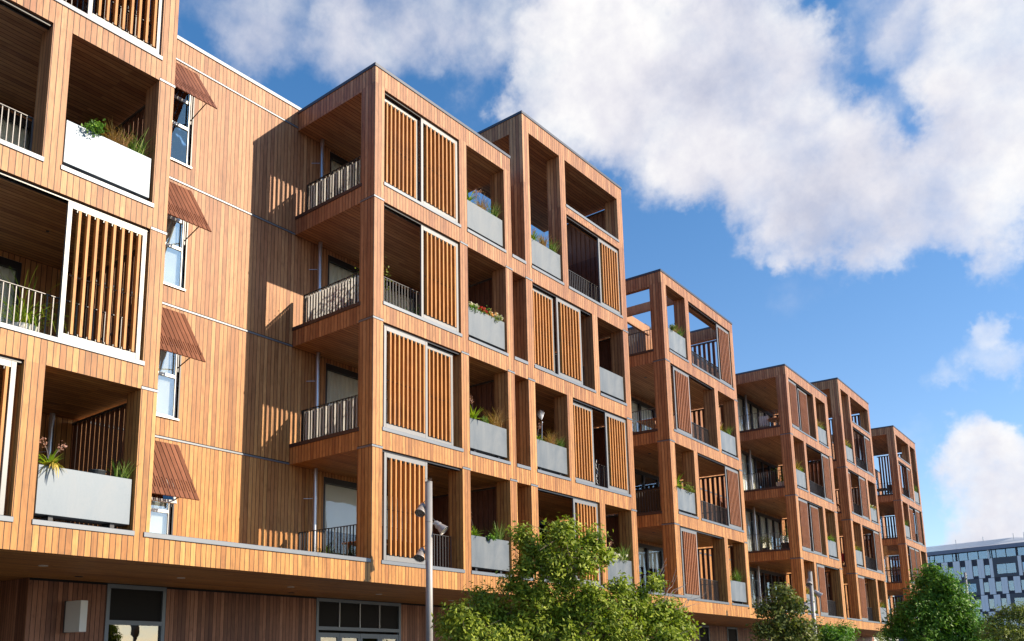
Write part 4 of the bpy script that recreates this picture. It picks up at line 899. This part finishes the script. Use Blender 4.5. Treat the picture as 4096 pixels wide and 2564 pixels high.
ZR = {0: (13.75, 17.45), 1: (10.55, 13.65), 2: (7.35, 10.45), 3: (4.1, 7.25), 4: (.8, 4.0)}
BIG = {0: (12.66, 17.1, 13.2, 16.7), 1: (5.7, 9.76, 6.3, 9.1), 2: (15.05, 20.2, 15.6, 19.6)}
for r, L_ in WH.items():
    z0, z1 = ZR[r]
    for a, b in L_:
        c = MB(); mid = (a + b) / 2; c.box(a, mid - .012, -.16, -.004, z0, z1) if b - a > .8 else c.box(a, b, -.16, -.004, z0, z1)
        if b - a > .8: c.box(mid + .012, b, -.16, -.004, z0, z1)
        c.build('white_panel', M['office_white'], OB)
    for (a, b), (c_, d_) in zip(L_, L_[1:]):
        if r in BIG and b > BIG[r][0] - .3 and b < BIG[r][1] or r in BIG and c_ > BIG[r][0] + .3 and c_ < BIG[r][1]: continue
        owin(b + .03, c_ - .03, z0 + .45, z1 - 1.2 + (.5 if r else 0))
    if r in BIG:
        a, b, c_, d_ = BIG[r]; f = MB(); zz0, zz1 = z0 + .55, z1 - 1.2 + (.45 if r else 0)
        f.box(a, c_, -.13, -.004, z0, z1); f.box(d_, b, -.13, -.004, z0, z1); f.box(c_, d_, -.13, -.004, z0, zz0); f.box(c_, d_, -.13, -.004, zz1, z1); f.build('window_surround', M['office_grey'], OB); owin(c_, d_, zz0, zz1, (c_ + d_) / 2)
g = MB().box(-8, 34, .30, .32, 17.5, 19.1); g.build('strip_glazing', M['glass_office'], OB)
MB().box(-8, 34, 2.5, 2.6, 17.5, 19.1).build('interior_wall', M['room'], OB); MB().box(-8, 34, .4, 2.5, 19.0, 19.1).build('interior_ceiling', M['roomlite'], OB)
mu = MB(); x = -7.5
xs = [-7, -5, -3, -1.4, .2, 1.25, 3.1, 4.95, 6.1, 7.9, 9.9, 12.1, 13.2, 15.0, 16.8, 18.8, 20.6, 22.4, 24.2, 26, 28, 30]
for x in xs: box('mullion', M['office_dark'], OB, x - .035, x + .035, .22, .29, 17.5, 19.1)
for x in (5.65, 16.95, 28): box('mullion', M['office_dark'], OB, x - .14, x + .14, .2, .295, 17.5, 19.1)
MB().tube((12.1, -.3, 17.3), (12.1, -.3, 19.15), .1, n=10).build('column', M['office_white'], OB)
fa = MB(); 
for i in range(26): fa.box(-8 + i * 1.6, -8 + i * 1.6 + 1.58, -.6, -.45, 19.1, 19.85)
fa.box(-8, 34, -.45, 3, 19.12, 19.8); fa.build('eave_fascia', M['office_fascia'], OB)
ro = MB(); n = 140
for i in range(n):
    a = -8 + 42 * i / n; b = -8 + 42 * (i + 1) / n; m_ = (a + b) / 2
    zr = lambda x: 22.1 if x < 12.3 else 22.1 - (x - 12.3) * .14
    for (p, q_, dz) in ((a, m_, 0), (m_, b, .06)):
        ro.quad((p, -.62, 19.87 + dz), (q_, -.62, 19.87 + dz), (q_, 9, zr(q_) + dz), (p, 9, zr(p) + dz))
ro.build('roof', M['office_roof'], OB)
for x in (1, 6.5, 12.3, 14.2): MB().tube((x, 8.6, 21.4), (x, 8.6, 22.9), .07, n=8).build('roof_vent', M['office_roof'], OB)
